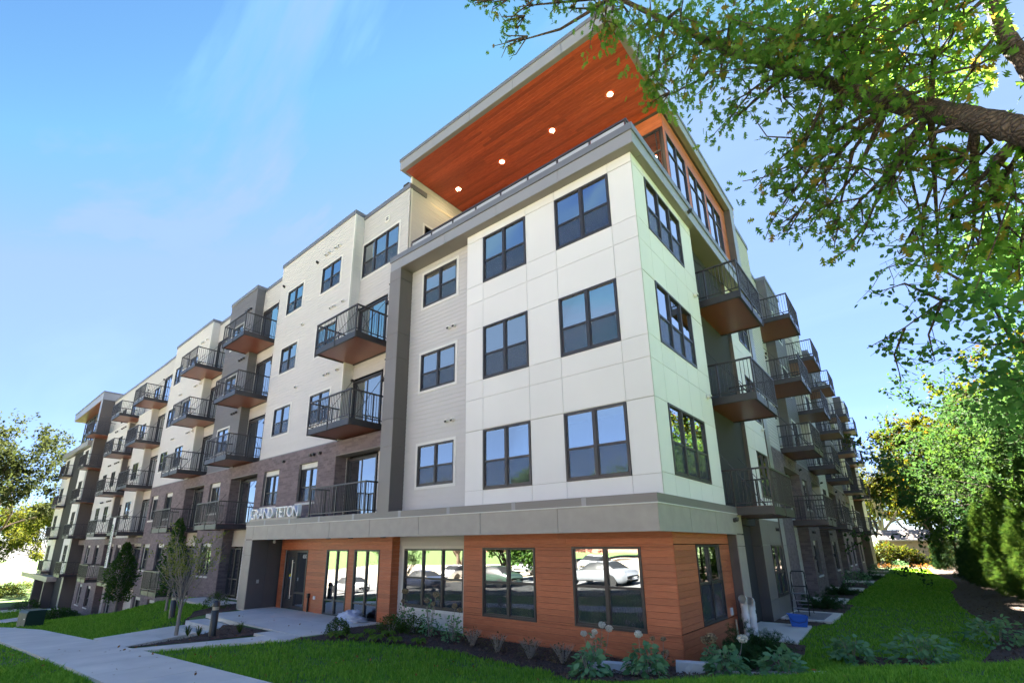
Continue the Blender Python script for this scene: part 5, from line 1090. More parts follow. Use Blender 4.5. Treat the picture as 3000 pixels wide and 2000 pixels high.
for px, py, r_, ds, k in CL:
    on_limb = 2440 < px and abs(py - (250 + (px-2440)*0.25)) < 100
    c = at(px, py, ds + (0.75 if on_limb else 0.0)); j = np.argmin(np.linalg.norm(allp - c, axis=1)); s = allp[j]
    mid = (s + c)/2 + rng.normal(size=3)*0.10 + np.array([0, 0, .08]); mb.path(sub([s, mid, c]), [.026, .017, .006], 5)
    for q in range(5):
        e = c + rng.normal(size=3)*r_*0.9; mb.path(sub([c + (s-c)*.15, (c+e)/2 + rng.normal(size=3)*.03, e]), [.009, .006, .003], 4)
        kk = int(k*0.15); t = rng.uniform(0.1, 1.1, kk)[:, None]; lp.append(c + (e-c)*t + rng.normal(size=(kk, 3))*r_*0.36); ld.append(np.tile((e-c)/np.linalg.norm(e-c)*.8 + np.array([0, 0, -.45]), (kk, 1)))
link('trunk', mb.mesh('trunk', 'bark', True), ok)
link('crown', leaf_mesh('crown', np.concatenate(lp)-obn, 0.092, 'oak', 'oak', dirs=np.concatenate(ld), up=0.5, rng=rng, flat=0.55), ok)
# --- round leaved tree behind it, off to the right
ab = gp3(8.3, -1.2, -0.1); abn = np.array(ab); at_ = link('aspen_tree', None, None, ab, label='slender round leaved tree with thin drooping branches at the right edge', cat='tree')
mb = MB(); rng = np.random.default_rng(9); sub = lambda P: [tuple(p - abn) for p in P]
mb.path([(0, 0, 0), (-.1, 0, 2), (-.4, -.3, 4.2), (-.5, -.5, 6.5)], [.12, .11, .09, .05], 8)
BR = [[(3100, 1080, 8.2), (2960, 985, 8.4), (2890, 860, 8.4), (2840, 780, 8.5)], [(3050, 940, 8.0), (2900, 880, 8.2), (2760, 880, 8.3), (2650, 960, 8.5), (2540, 1020, 8.6)], [(2760, 880, 8.3), (2650, 830, 8.4), (2560, 860, 8.5)], [(2900, 870, 8.2), (2760, 790, 8.3), (2640, 770, 8.5), (2560, 800, 8.5)],
      [(2650, 960, 8.5), (2620, 1040, 8.5), (2640, 1110, 8.5)], [(3060, 760, 7.8), (2900, 720, 8.0), (2740, 720, 8.2), (2590, 720, 8.4)], [(2760, 880, 8.3), (2720, 980, 8.3), (2740, 1060, 8.3)], [(3020, 1000, 8.0), (2900, 1010, 8.2), (2820, 1000, 8.3)], [(3040, 860, 8.0), (2940, 800, 8.0), (2860, 740, 8.1)], [(3100, 1180, 8.2), (3000, 1120, 8.4), (2900, 1090, 8.6), (2800, 1060, 8.8)]]
lp = []; ld = []
for bi, br in enumerate(BR):
    P = [at(*q) for q in br]; mb.path(sub(P), list(np.linspace(.032 if bi == 0 else .02, .004, len(P))), 5)
    for a, b in zip(P, P[1:]):
        L_ = np.linalg.norm(b-a)
        for q in range(int(L_*13)):
            s = a + (b-a)*rng.uniform(); e = s + rng.normal(size=3)*.17 + np.array([0, 0, -.12]); mb.path(sub([s, (s+e)/2+rng.normal(size=3)*.02, e]), [.005, .004, .002], 3)
            k = rng.integers(3, 9); t = rng.uniform(.1, 1.05, k)[:, None]; lp.append(s+(e-s)*t+rng.normal(size=(k, 3))*.035); ld.append(np.tile((e-s)*2 + np.array([0, 0, -.5]), (k, 1)))
for px, py, ds, r_, k in [(2960, 680, 7.6, .3, 160), (2900, 790, 7.8, .28, 120), (2980, 860, 7.7, .3, 190), (2960, 960, 7.9, .26, 120), (2850, 860, 8.0, .22, 60), (2990, 1080, 8.2, .3, 150), (2930, 1150, 8.6, .3, 130), (2990, 1180, 8.4, .35, 200)]:
    c = at(px, py, ds); lp.append(c + rng.normal(size=(k, 3))*r_*.6); ld.append(np.tile(np.array([0, 0, -.6]), (k, 1)))
link('trunk', mb.mesh('trunk', 'bark', True), at_)
link('crown', leaf_mesh('crown', np.concatenate(lp)-abn, 0.072, 'round', 'aspen', dirs=np.concatenate(ld), up=0.3, rng=rng, flat=0.6), at_)
big = [at(*q)-abn for q in [(2760, 980, 5.6), (2775, 930, 5.5), (2800, 950, 5.5), (2850, 800, 5.2), (2840, 850, 5.2), (2890, 830, 5.1), (2900, 860, 5.1), (2930, 850, 5.1), (2960, 870, 5.0), (2990, 840, 5.0), (2985, 900, 5.0), (2920, 810, 5.1), (2720, 1010, 5.6), (2790, 990, 5.5), (2750, 930, 5.6), (2870, 880, 5.1)]]
big = np.concatenate([np.array(big) + rng.normal(size=(16, 3))*.05 for _ in range(2)])
link('near_leaves', leaf_mesh('near_leaves', big, 0.095, 'round', 'aspen', dirs=np.tile([0.1, 0, -.6], (32, 1)), up=.3, rng=rng, flat=.6), at_)
# --- street side small trees
def vase_tree(base):
    rng = np.random.default_rng(21); root = link('young_tree', None, None, base, label='vase shaped young tree with bare grey stems and sparse olive leaves beside the bollards', cat='tree')
    mb = MB(); mb.path([(0, 0, -.05), (0.02, 0, .5), (.0, .02, 1.15)], [.065, .055, .05], 9); tips = []
    for i in range(26):
        a = rng.uniform(0, 6.28); sp = rng.uniform(.35, 1.25); h = rng.uniform(2.3, 3.45) - sp*.25; z0 = rng.uniform(.85, 1.35)
        p = [np.array((0.02*math.cos(a), .02*math.sin(a), z0))]
        for t in (.25, .5, .75, 1.0): p.append(np.array((sp*t**1.1*math.cos(a), sp*t**1.1*math.sin(a), z0+(h-z0)*t)) + rng.normal(size=3)*.05)
        mb.path([tuple(q) for q in p], [.019, .014, .010, .007, .003], 5)
        for q in range(10):
            j = rng.integers(1, 5); s = p[j]*.5+p[j-1]*.5 if rng.uniform() < .5 else p[j]; e = s + np.array((math.cos(a)*.16, math.sin(a)*.16, .22)) + rng.normal(size=3)*.14
            mb.path([tuple(s), tuple((s+e)/2+rng.normal(size=3)*.015), tuple(e)], [.006, .004, .002], 3)
            if j > 1: tips += [(s+(e-s)*t, e-s) for t in rng.uniform(.3, 1.1, 10 if e[2] > 2.0 else 3)]
    link('trunk', mb.mesh('trunk', 'bark2', True), root)
    tp = np.array([t[0] for t in tips]) + rng.normal(size=(len(tips), 3))*.03; td = np.array([t[1] for t in tips])
    link('crown', leaf_mesh('crown', tp, 0.075, 'small', 'olive', dirs=td*2, rng=rng, flat=.6), root)
vase_tree(gp3(-15.3, -3.75))
def column_tree(label, base, h, r, seed, m='green', n=5200):
    rng = np.random.default_rng(seed); root = link('columnar_tree', None, None, base, label=label, cat='tree', group='columnar trees on the lawn slope')
    t = rng.beta(1.3, 1.3, n); a = rng.uniform(0, 6.28, n); prof = np.sin(np.clip(t*.92+.08, 0, 1)**.62*math.pi)**.75
    lum = 1 + .28*np.sin(a*2+t*11+seed) + .22*np.sin(a*5-t*23) + .18*np.sin(t*40+a*3); rr = r*prof*lum*(1-.6*rng.beta(1, 2.2, n))
    pos = np.stack([rr*np.cos(a), rr*np.sin(a), h*.16+t*h*.84], 1)
    link('crown', leaf_mesh('crown', pos, 0.115, 'oval', m, dirs=np.stack([np.cos(a), np.sin(a), np.full(n, .3)], 1), up=.5, rng=rng, flat=.5), root)
    mb = MB(); mb.path([(0, 0, -.1), (.02, 0, h*.4), (0, .02, h*.9)], [.06, .045, .01], 7)
    for i in range(26):
        q = rng.uniform(.15, .85)*h; b = rng.uniform(0, 6.28); mb.path([(0, 0, q), (r*.4*math.cos(b), r*.4*math.sin(b), q+.25*h*.3), (r*.75*math.cos(b), r*.75*math.sin(b), q+.2*h)], [.016, .01, .004], 4)
    link('trunk', mb.mesh('trunk', 'bark2', True), root)
column_tree('narrow dense green tree standing on the slope before the far brick bay', gp3(-29.6, -1.9), 3.7, .62, 31, n=4200)
column_tree('narrow green tree directly behind the vase shaped young tree', gp3(-22.2, -1.9), 4.0, .42, 32, n=2400)
# --- beyond the left end
tree('shade_tree', 'tall dark crowned tree at the left edge of the view', (-82, -4.5, -4.2), 21, .42, 'umber', 17000, .40, 'oval', 41, depth=5, trunk=.16, spread=.9, ang=.6, up=.04)
LT = [((-96, 6, -3.9), 12, 'sunlit yellow green tree beside the far tower', 42), ((-118, 10, -4), 13, 'pale sunlit tree farther beyond the far tower', 43), ((-92, 12.5, -3.9), 16, 'tall sunlit yellow tree rising behind the far tower canopy', 44), ((-120, -4, -4), 12, 'sunlit tree behind the dark tree at the left', 45)]
for b, h, lb, sd in LT: tree('yellow_tree', lb, b, h, .28, 'yellow2', 6500, .45, 'oval', sd, depth=4, trunk=.2, spread=.8, group='sunlit trees beyond the left end')
for i, (x, y) in enumerate([(-92, -.5), (-94, 1.0), (-97, 2.0), (-99, 4.0), (-88, 1.2)]): mound('round_shrub', ['clipped round shrub leftmost on the sunlit lawn', 'second clipped round shrub on the sunlit lawn', 'third clipped round shrub on the sunlit lawn', 'clipped round shrub farthest right on the sunlit lawn', 'low clipped shrub nearest the tower canopy'][i], (x, y, -4.0), 1.7, 1.5, 'yellow', 900, .2, 'small', 50+i, 'clipped shrubs on the far lawn')
hb = link('far_house', None, None, (-112, 18, -3.6), label='grey gabled house half hidden behind the yellow trees at the left', cat='house')
link('wall', MB().box(-5, 5, -4, 4, 0, 3.2).mesh('wall', mat('grey clapboard', (.30, .32, .34), .7)), hb); link('roof', MB().add([(-5.4, -4.4, 3.2), (5.4, -4.4, 3.2), (5.4, 4.4, 3.2), (-5.4, 4.4, 3.2), (-5.4, 0, 6), (5.4, 0, 6)], [(0, 1, 5, 4), (2, 3, 4, 5), (0, 4, 3), (1, 2, 5), (0, 3, 2, 1)]).mesh('roof', mat('grey shingles', (.16, .155, .15), .9)), hb)
for x in (-3, 0, 3): link('window', MB().box(x-.5, x+.5, -4.03, -4.0, 1, 2.3).mesh('window', 'glass'), hb)
# --- right hand side, far to near
tree('oak_lit', 'big sunlit yellow green oak beyond the end of the garden wing', (8.6, 49, 0), 15.5, .42, 'yellow', 16000, .36, 'oval', 61, depth=5, trunk=.30, spread=.95, ang=.62, up=.03, lean=(-1.2, 0), bark='bark')
RT = [((4.0, 78, .2), 13, 'bright lemon tree behind the garage on the left', 'yellow2', 62, 7000), ((11, 74, .2), 15, 'bright lemon tree behind the garage on the right', 'yellow2', 63, 7000), ((15.5, 44, 0), 17, 'tall golden tree at the right above the dark thicket', 'yellow', 64, 12000), ((-1.5, 88, .3), 12, 'pale golden tree just past the end of the wing', 'yellow2', 65, 6000)]
for b, h, lb, m_, sd, n_ in RT: tree('golden_tree', lb, b, h, .30, m_, n_, .40, 'oval', sd, depth=4, trunk=.2, spread=.8, group='sunlit trees beyond the garden')
for i, (x, y, h, m_) in enumerate([(-6, 98, 12, 'yellow2'), (2.5, 100, 11, 'yellow'), (9, 96, 12, 'yellow2'), (16, 90, 13, 'yellow'), (18, 66, 13, 'green'), (13, 58, 11, 'yellow')]): tree('back_tree', ['first low crowned tree closing the view past the garage', 'second low crowned tree closing the view past the garage', 'third low crowned tree closing the view past the garage', 'fourth low crowned tree closing the view past the garage', 'green low crowned tree right of the garage', 'golden low crowned tree right of the sunlit oak'][i], (x, y, .4), h, .24, m_, 5500, .46, 'oval', 260+i, depth=4, trunk=.05, spread=1.1, group='trees closing the garden view')
for i, (x, y, h, m_) in enumerate([(-128, 22, 14, 'yellow2'), (-140, 4, 14, 'yellow'), (-112, 26, 15, 'yellow2'), (-150, -16, 14, 'green'), (-135, 34, 16, 'yellow')]): tree('street_end_tree', ['first low crowned tree closing the street view', 'second low crowned tree closing the street view', 'third low crowned tree closing the street view', 'fourth low crowned tree closing the street view', 'fifth low crowned tree closing the street view'][i], (x, y, -4.2), h, .26, m_, 5500, .6, 'oval', 280+i, depth=4, trunk=.05, spread=1.1, group='trees closing the street view')
tree('bare_tree', 'pale nearly bare tree behind the end of the garden wing', (-.6, 80, .2), 15, .26, 'yellow2', 700, .3, 'small', 66, depth=5, trunk=.25, spread=.5, bark='bark2')
for i, ((x, y), h, m_, n_, lb, ls) in enumerate([((8.6, 33), 8.6, 'green', 12000, 'dense mid green tree in front of the sunlit oak', .22), ((10.2, 25.5), 10.5, 'dkgreen', 15000, 'dense dark green tree in the middle of the right thicket', .20), ((10.6, 18.5), 9.5, 'green', 15000, 'dark green broadleaf tree behind the arborvitae hedge', .16), ((12.0, 30.0), 12.5, 'green', 10000, 'taller green tree at the back of the right thicket', .24), ((9.6, 12.5), 8.6, 'dkgreen', 12000, 'shaded tree nearest the right edge of the view', .13)]):
    tree('thicket_tree', lb, (x, y, G(min(x, 12), y)), h, .16, m_, n_, ls, 'oval', 70+i, depth=4, trunk=(.26 if i == 0 else .12), spread=1.0, ang=.7, up=.05, group='trees of the right thicket', n0=6)
cone_shrub('juniper', 'broad dark juniper standing at the edge of the shaded lawn', gp3(5.7, 47.5), 4.2, 1.9, 'juniper', 4200, .30, 81, power=.55)
for i, (x, y, h, r_, m_, n_, lb) in enumerate([(6.4, 33.5, 3.8, 1.25, 'juniper', 3600, 'dark arborvitae farthest along the mulch bed'), (6.3, 27.8, 4.2, 1.25, 'juniper', 4200, 'second arborvitae from the lawn end'), (6.6, 23.0, 5.2, 1.35, 'arb', 6500, 'third arborvitae along the mulch bed'), (6.9, 18.6, 5.4, 1.35, 'arb', 8000, 'tall arborvitae in the middle of the hedge'), (7.1, 14.6, 5.0, 1.25, 'arb', 9500, 'bright green arborvitae beside the right edge'), (7.2, 10.8, 4.6, 1.2, 'arb', 9500, 'nearest arborvitae cut by the right edge')]):
    cone_shrub('arborvitae', lb, gp3(x, y), h, r_, m_, n_, .17 + .004*max(0, y-14), 90+i, 'arborvitae hedge')
for i, (x, y) in enumerate([(4.6, 61), (5.6, 60.2)]): cone_shrub('small_arborvitae', ['small sunlit arborvitae left of the dark juniper', 'small sunlit arborvitae touching the dark juniper'][i], (x, y, .05), 2.7, .85, 'yellow', 1500, .2, 101+i, 'small sunlit arborvitae')
for i, (x, y, h, r_) in enumerate([(-2.5, 66, 2.2, 2.2), (-.2, 65, 2.6, 2.0), (1.6, 66, 2.0, 1.8)]): mound('hedge_shrub', ['sunlit leafy shrub beside the end of the wing', 'tallest sunlit leafy shrub before the garage', 'sunlit leafy shrub under the garage wall'][i], (x, y, .1), h, r_, 'yellow', 2600, .24, 'oval', 105+i, 'sunlit shrubs before the garage')
# garage with lap siding and shallow roof
gb_ = link('garage', None, None, (4.4, 70, 0.1), label='low tan sided garage with shallow roof at the end of the garden', cat='garage')
link('wall', MB().box(-4.6, 4.6, 0.05, 5, 0, 2.7).mesh('wall', 'core'), gb_)
bm_ = MB().add([(-4.6, -.02, 0), (4.6, -.02, 0), (4.6, 0, .17), (-4.6, 0, .17), (-4.6, .06, 0), (4.6, .06, 0), (4.6, .06, .17), (-4.6, .06, .17)], [(0, 1, 2, 3), (4, 5, 1, 0), (4, 0, 3, 7), (1, 5, 6, 2), (3, 2, 6, 7)]).mesh('siding_board', mat('tan vinyl siding', (.50, .42, .30), .6))
for i in range(16): link('siding_board', bm_, gb_, (0, 0, i*.17))
link('roof', MB().add([(-5.1, -.5, 2.7), (5.1, -.5, 2.7), (5.1, 5.5, 2.7), (-5.1, 5.5, 2.7), (-5.1, 2.5, 4.0), (5.1, 2.5, 4.0)], [(0, 1, 5, 4), (2, 3, 4, 5), (0, 4, 3), (1, 2, 5), (0, 3, 2, 1)]).mesh('roof', mat('weathered shingles', (.26, .22, .20), .9)), gb_); link('fascia', MB().box(-5.1, 5.1, -.53, -.5, 2.62, 2.78).mesh('fascia', 'trim'), gb_)
# --- planting beds
HY = [((-1.15, -1.55), .46, .30, [], 'leafy hydrangea at the left end of the stone edging'), ((-0.3, -0.95), .55, .32, [(-.10, .02, .70, .07), (-.32, -.08, .18, .07)], 'hydrangea with one white bloom above its leaves between the two stones'), ((0.85, 0.10), .50, .33, [(.26, .22, .62, .085)], 'hydrangea in front of the second stone block by the corner'), ((1.65, 0.70), .46, .36, [], 'broad leafy hydrangea right of the corner beside the stone strip'), ((2.4, 3.6), .52, .40, [], 'hydrangea standing alone against the garden lawn'), ((3.6, 4.2), .66, .66, [], 'widest hydrangea on the mulch slope at the right'), ((5.0, 7.8), .66, .66, [], 'hydrangea at the right edge under the arborvitae')]
for i, ((x, y), h, r_, fl, lb) in enumerate(HY): mound('hydrangea', lb, gp3(x, y), h, r_, 'hyd', int(70 + 260*r_), .165, 'oval', 120+i, 'hydrangeas along the stone edging', fl, stems=10, hollow=.55, dirz=.15)
for i, (x, y, h, fl, fm, lb) in enumerate([(-1.65, -.35, .62, [(-.28, 0, .62, .065), (.12, .1, .82, .07), (.28, .1, .76, .075), (.05, -.1, .70, .06), (-.1, .05, .58, .045)], 'flower', 'tall hydrangea with several cream blooms against the wood wall'), (-.45, .1, .45, [(.10, 0, .62, .05), (-.15, .05, .60, .05), (.12, .05, .38, .045)], 'flowerb', 'withered hydrangea with brown heads near the wood corner'), (0.35, .85, .5, [(0, 0, .62, .10), (-.15, .1, .55, .08)], 'flowerb', 'hydrangea with faded tan heads behind the second stone')]):
    mound('flowering_hydrangea', lb, gp3(x, y), h, .26, 'hyd' if i != 1 else 'dry', 150 if i != 1 else 60, .095, 'oval', 130+i, None, fl, fm, stems=8, hollow=.2)
for i, (x, y, s) in enumerate([(-8.9, -1.9, 1.0), (-8.2, -1.75, .9), (-7.6, -1.55, .95), (-7.05, -1.35, .8), (-6.4, -1.1, .8), (-7.9, -.9, .85), (-8.6, -1.0, .8)]):
    hr = link('hosta', None, None, gp3(x, y, .01), label=['hosta at the left end of the bed by the plaza', 'second hosta along the lawn edge', 'third hosta along the lawn edge', 'fourth hosta along the lawn edge', 'rightmost hosta on the lawn edge', 'hosta behind the lawn edge row, right', 'hosta behind the lawn edge row, left'][i], cat='hosta', group='hostas in the entrance bed')
    for k in range(14):
        a = k*2.4 + i; t = RNG.uniform(.3, 1); L_ = .22*s*RNG.uniform(.8, 1.15); e = RNG.uniform(.35, .95)
        d0 = np.array([math.cos(a), math.sin(a), 0]); sd = np.array([-math.sin(a), math.cos(a), 0]); b0 = d0*.10*s*t + np.array([0, 0, .10*s*e+.06]); P = []
        for q, wq, dz in ((0, .0, 0), (.3, .36, .05), (.6, .34, .03), (1, 0, -.07)):
            c = b0 + d0*L_*q + np.array([0, 0, dz*(1-e*.4)])
            P += [tuple(c - sd*L_*wq), tuple(c - np.array([0, 0, .022 if wq else 0])), tuple(c + sd*L_*wq)]
        f_ = [(1, 4, 3), (1, 5, 4), (3, 4, 7, 6), (4, 5, 8, 7), (6, 7, 10), (7, 8, 10)]
        link('leaf', MB().add(P, f_).tube((0, 0, 0), tuple(b0), .006, 4).mesh('leaf', 'hosta'), hr)
for i, (x, y, h, r_, lb) in enumerate([(-9.35, -1.55, .46, .34, 'small boxwood at the plaza corner'), (-8.45, -.35, .52, .42, 'boxwood in the middle of the entrance bed'), (-7.9, .05, .5, .45, 'boxwood below the tall entry window'), (-19.3, -1.0, .7, .55, 'boxwood beside the dark entry pillar')]): mound('boxwood', lb, gp3(x, y), h, r_, 'box', 1300, .055, 'small', 140+i, 'boxwoods by the entrance', hollow=.55, stems=8)
for i, (x, y, h, fl, lb) in enumerate([(-7.0, -.15, .95, [(.1, .1, 1.12, .08), (-.15, 0, .95, .07), (.22, -.1, .9, .06)], 'tall hydrangea with pinkish heads before the white siding'), (-6.0, -.25, .75, [(.05, 0, .9, .07), (.15, .1, .8, .06)], 'hydrangea with pinkish heads right of the tall one'), (-8.6, .25, .8, [(.0, 0, 1.1, .09), (-.2, .1, .8, .06)], 'hydrangea with a dried head below the tall entry window')]): mound('pink_hydrangea', lb, gp3(x, y), h, .32, 'hyd', 170, .10, 'oval', 150+i, 'hydrangeas by the white siding', fl, 'flowerb', hollow=.25)
for i, (x, y) in enumerate([(-5.2, -.35), (-4.2, -.55), (-3.2, -.6), (-2.35, -.55)]): mound('bare_shrub', ['twiggy shrub leftmost below the wood wall', 'twiggy shrub below the first wood wall window', 'twiggy shrub between the two wood wall windows', 'twiggy shrub rightmost before the cream hydrangea'][i], gp3(x, y), .45, .36, 'dry', 260, .05, 'small', 160+i, 'twiggy shrubs along the wood wall', stems=40, hollow=.3)
for i, (x, y, h, r_, lb) in enumerate([(0.75, 2.9, .75, .75, 'spreading yew beside the white vent pipes'), (0.55, 1.6, .5, .55, 'low yew behind the stone edging'), (.45, 14.2, .7, .95, 'spreading yew past the grating'), (.35, 21.2, .6, .8, 'spreading yew before the second brick bay'), (.3, 28.6, 1.0, .9, 'hydrangea like shrub before the third brick bay'), (.35, 36, .8, .9, 'low shrub before the fourth brick bay'), (.6, 44.6, 1.0, .9, 'low shrub near the far end of the wing'), (1.4, 52.5, 1.0, .9, 'low shrub past the last patio')]):
    if i in (4, 6, 7): mound('patio_shrub', lb, gp3(x, y), h, r_, 'hyd', 500, .13, 'oval', 170+i, None, [(.2, .1, h*.95, .09), (-.3, -.2, h*.8, .08)], 'flower')
    else:
        rng = np.random.default_rng(170+i); root = link('yew', None, None, gp3(x, y), label=lb, cat='shrub', group='spreading yews'); n = 2600; k = 60; c = unit(rng.normal(size=(k, 3))*np.array([1, 1, .5]) + np.array([0, 0, .45]))*np.array([r_, r_, h])*rng.uniform(.55, 1.1, (k, 1)); c[:, 2] = np.abs(c[:, 2])
        idx = rng.integers(0, k, n); t = rng.uniform(.25, 1.0, n)[:, None]; pos = c[idx]*t + rng.normal(size=(n, 3))*.035
        link('foliage', leaf_mesh('foliage', pos, .10, 'spray', 'juniper', dirs=unit(c[idx])*.8+np.array([0, 0, .3]), up=.3, rng=rng, flat=.4), root)
        mb = MB(); [mb.tube((0, 0, 0), tuple(q*.95), .007, 4, .003) for q in c]; link('stems', mb.mesh('stems', 'bark'), root)
for i, (x, y, h, r_) in enumerate([(-48.5, -.6, .8, 1.1), (-50.2, -.4, .7, 1.2), (-47.0, -1.2, .9, .9), (-62.5, -.6, 1.0, 1.1)]): mound('bed_shrub', ['low leafy shrub in the middle of the far brick bed', 'low spreading shrub left in the far brick bed', 'rose like shrub right in the far brick bed', 'green shrub at the foot of the far canopy wall'][i], gp3(x, y), h, r_, 'green', 900, .14, 'small', 180+i, 'shrubs in the far bed')
for i, (x, y) in enumerate([(-13.6, -3.7), (-14.2, -3.8), (-12.4, -3.0)]):
    rng = np.random.default_rng(190+i); root = link('grass_clump', None, None, gp3(x, y), label=['strappy grass clump left of the front bollard', 'strappy grass clump beside the young tree', 'strappy grass clump right of the front bollard'][i], cat='plant', group='grass clumps by the bollard')
    n = 60; a = rng.uniform(0, 6.28, n); L_ = rng.uniform(.2, .42, n); o = rng.uniform(.1, .28, n); V = []; 
    for q in range(n):
        d = np.array([math.cos(a[q]), math.sin(a[q])]); s = np.array([-d[1], d[0]])*.006
        for r_, z, w_ in ((0, 0, 1), (o[q]*.5, L_[q]*.75, .8), (o[q]*1.3, L_[q]*.8, .2)): V += [(d[0]*r_-s[0]*w_, d[1]*r_-s[1]*w_, z), (d[0]*r_+s[0]*w_, d[1]*r_+s[1]*w_, z)]
    F_ = np.concatenate([np.array([(0, 1, 3, 2), (2, 3, 5, 4)]) + q*6 for q in range(n)]); link('blades', fast_mesh('blades', V, F_, 'box'), root)

# ------------------------------------------------------------------ small things
# stone edging blocks along the bed
ST = [((-1.45, -1.0), (-.72, -.72), .23), ((-.10, 0.02), (.62, .30), .24), ((-.72, -.72), (-.10, -.5), .08), ((.62, .30), (1.42, .72), .10), ((1.42, .72), (2.35, 1.45), .10)]
for i, ((xa, ya), (xb, yb), top) in enumerate(ST):
    d = np.array([xb-xa, yb-ya]); L_ = np.linalg.norm(d); an = math.atan2(d[1], d[0]); b = MB(); n = 6
    for q in range(n+1):
        j = lambda: random.uniform(-.012, .012); xx = L_*q/n
        b.v += [(xx+j(), -.13+j(), -.18), (xx+j(), -.13+j(), top*.6+j()), (xx, -.115+j()*.5, top+.02+j()*.3), (xx, .12+j()*.5, top+.02+j()*.3), (xx+j(), .135+j(), -.18)]
        if q:
            o_ = (q-1)*5; b.f += [(o_+k, o_+5+k, o_+6+k, o_+1+k) for k in range(4)]; b.m += [0]*4
    b.f += [(0, 1, 2, 3, 4), (n*5+4, n*5+3, n*5+2, n*5+1, n*5)]; b.m += [0, 0]
    link('edging_stone', b.mesh('edging_stone', 'concrete2'), None, (xa, ya, G(xa, ya)+.0), an, label=['left raised stone block below the wood wall', 'right raised stone block below the wood corner', 'low stone strip between the two raised blocks', 'low stone strip right of the corner', 'last low stone strip towards the garden lawn'][i], cat='stone', group='stone edging')
# bollard lights
def bollard(base, lb):
    o = link('bollard_light', MB().lathe([(.105, -.05), (.105, .72), (.10, .725), (.0, .725)], 20).mesh('bollard_light', mat('black bollard enamel', (.03, .028, .03), .35) if 'bol' not in _cache else _cache['bol'], True), None, base, label=lb, cat='bollard', group='bollard lights'); _cache['bol'] = o.data.materials[0]
    link('lens', MB().lathe([(.09, .725), (.09, .83)], 20).mesh('lens', mat('clear ribbed lens', (.55, .45, .30), .25) if 'len' not in _cache else _cache['len'], True), o); _cache['len'] = o.children[0].data.materials[0]
    link('cap', MB().lathe([(.106, .825), (.106, .88), (.095, .94), (.06, .985), (.001, 1.0)], 20).mesh('cap', _cache['bol'], True), o)
    lb_ = MB()
    for z in (.745, .775, .805): lb_.lathe([(.092, z-.004), (.098, z), (.092, z+.004)], 20)
    link('louvre', lb_.mesh('louvre', 'steel'), o)
bollard(gp3(-13.0, -3.55, .03), 'black bollard light in the mulch bed nearest the entrance steps'); bollard(gp3(-18.9, -2.75, 0), 'black bollard light on the lawn slope left of the steps')
# transformer cabinet
tb_ = link('utility_cabinet', MB().box(-.85, .85, -.6, .6, 0, .95).add([(-.88, -.63, .95), (.88, -.63, .95), (.88, .63, .95), (-.88, .63, .95), (-.88, -.5, 1.12), (.88, -.5, 1.12), (.88, .63, 1.12), (-.88, .63, 1.12)], [(0, 1, 5, 4), (4, 5, 6, 7), (1, 2, 6, 5), (2, 3, 7, 6), (3, 0, 4, 7)]).mesh('utility_cabinet', 'greenbox'), None, gp3(-31.2, -5.0, .02), .15, label='dark green utility cabinet beside the sidewalk', cat='cabinet', scale=(.62, .62, .72))
link('door', MB().box(-.82, -.01, -.615, -.6, .08, .9).mesh('door', 'greenbox'), tb_); link('door', MB().box(.01, .82, -.615, -.6, .08, .9).mesh('door', 'greenbox'), tb_); link('warning_label', MB().box(.45, .62, -.62, -.616, .55, .62).mesh('warning_label', 'white'), tb_); link('base', MB().box(-.95, .95, -.7, .7, -.1, .0).mesh('base', 'concrete'), tb_)
# blue bucket
bk = MB(); A_ = [(-.23, -.15), (.23, -.15), (.23, .15), (-.23, .15)]; T_ = [(-.30, -.18), (.30, -.18), (.30, .20), (-.30, .20)]
bk.add([(x, y, 0) for x, y in A_] + [(x, y, .36 if x > 0 else .40) for x, y in T_] + [(x*.9, y*.88, .365 if x > 0 else .40) for x, y in T_] + [(x*.9, y*.88, .02) for x, y in A_], [(0, 1, 5, 4), (1, 2, 6, 5), (2, 3, 7, 6), (3, 0, 4, 7), (4, 5, 9, 8), (5, 6, 10, 9), (6, 7, 11, 10), (7, 4, 8, 11), (8, 9, 13, 12), (9, 10, 14, 13), (10, 11, 15, 14), (11, 8, 12, 15), (12, 13, 14, 15), (3, 2, 1, 0)])
bo = link('bucket', bk.mesh('bucket', 'blue'), None, (.62, 8.2, -.028), .25, label='blue rectangular plastic bucket on the concrete patio', cat='bucket', scale=(.88, .88, .88))
link('handle', MB().path([(-.24, -.165, .30), (-.2, -.20, .18), (0, -.205, .13), (.2, -.20, .18), (.24, -.165, .30)], [.009]*5, 6).mesh('handle', 'black'), bo)
link('spout', MB().add([(-.30, -.09, .40), (-.30, .11, .40), (-.37, .01, .42), (-.27, .01, .30)], [(0, 1, 2), (0, 2, 3), (1, 3, 2)]).mesh('spout', 'blue'), bo)
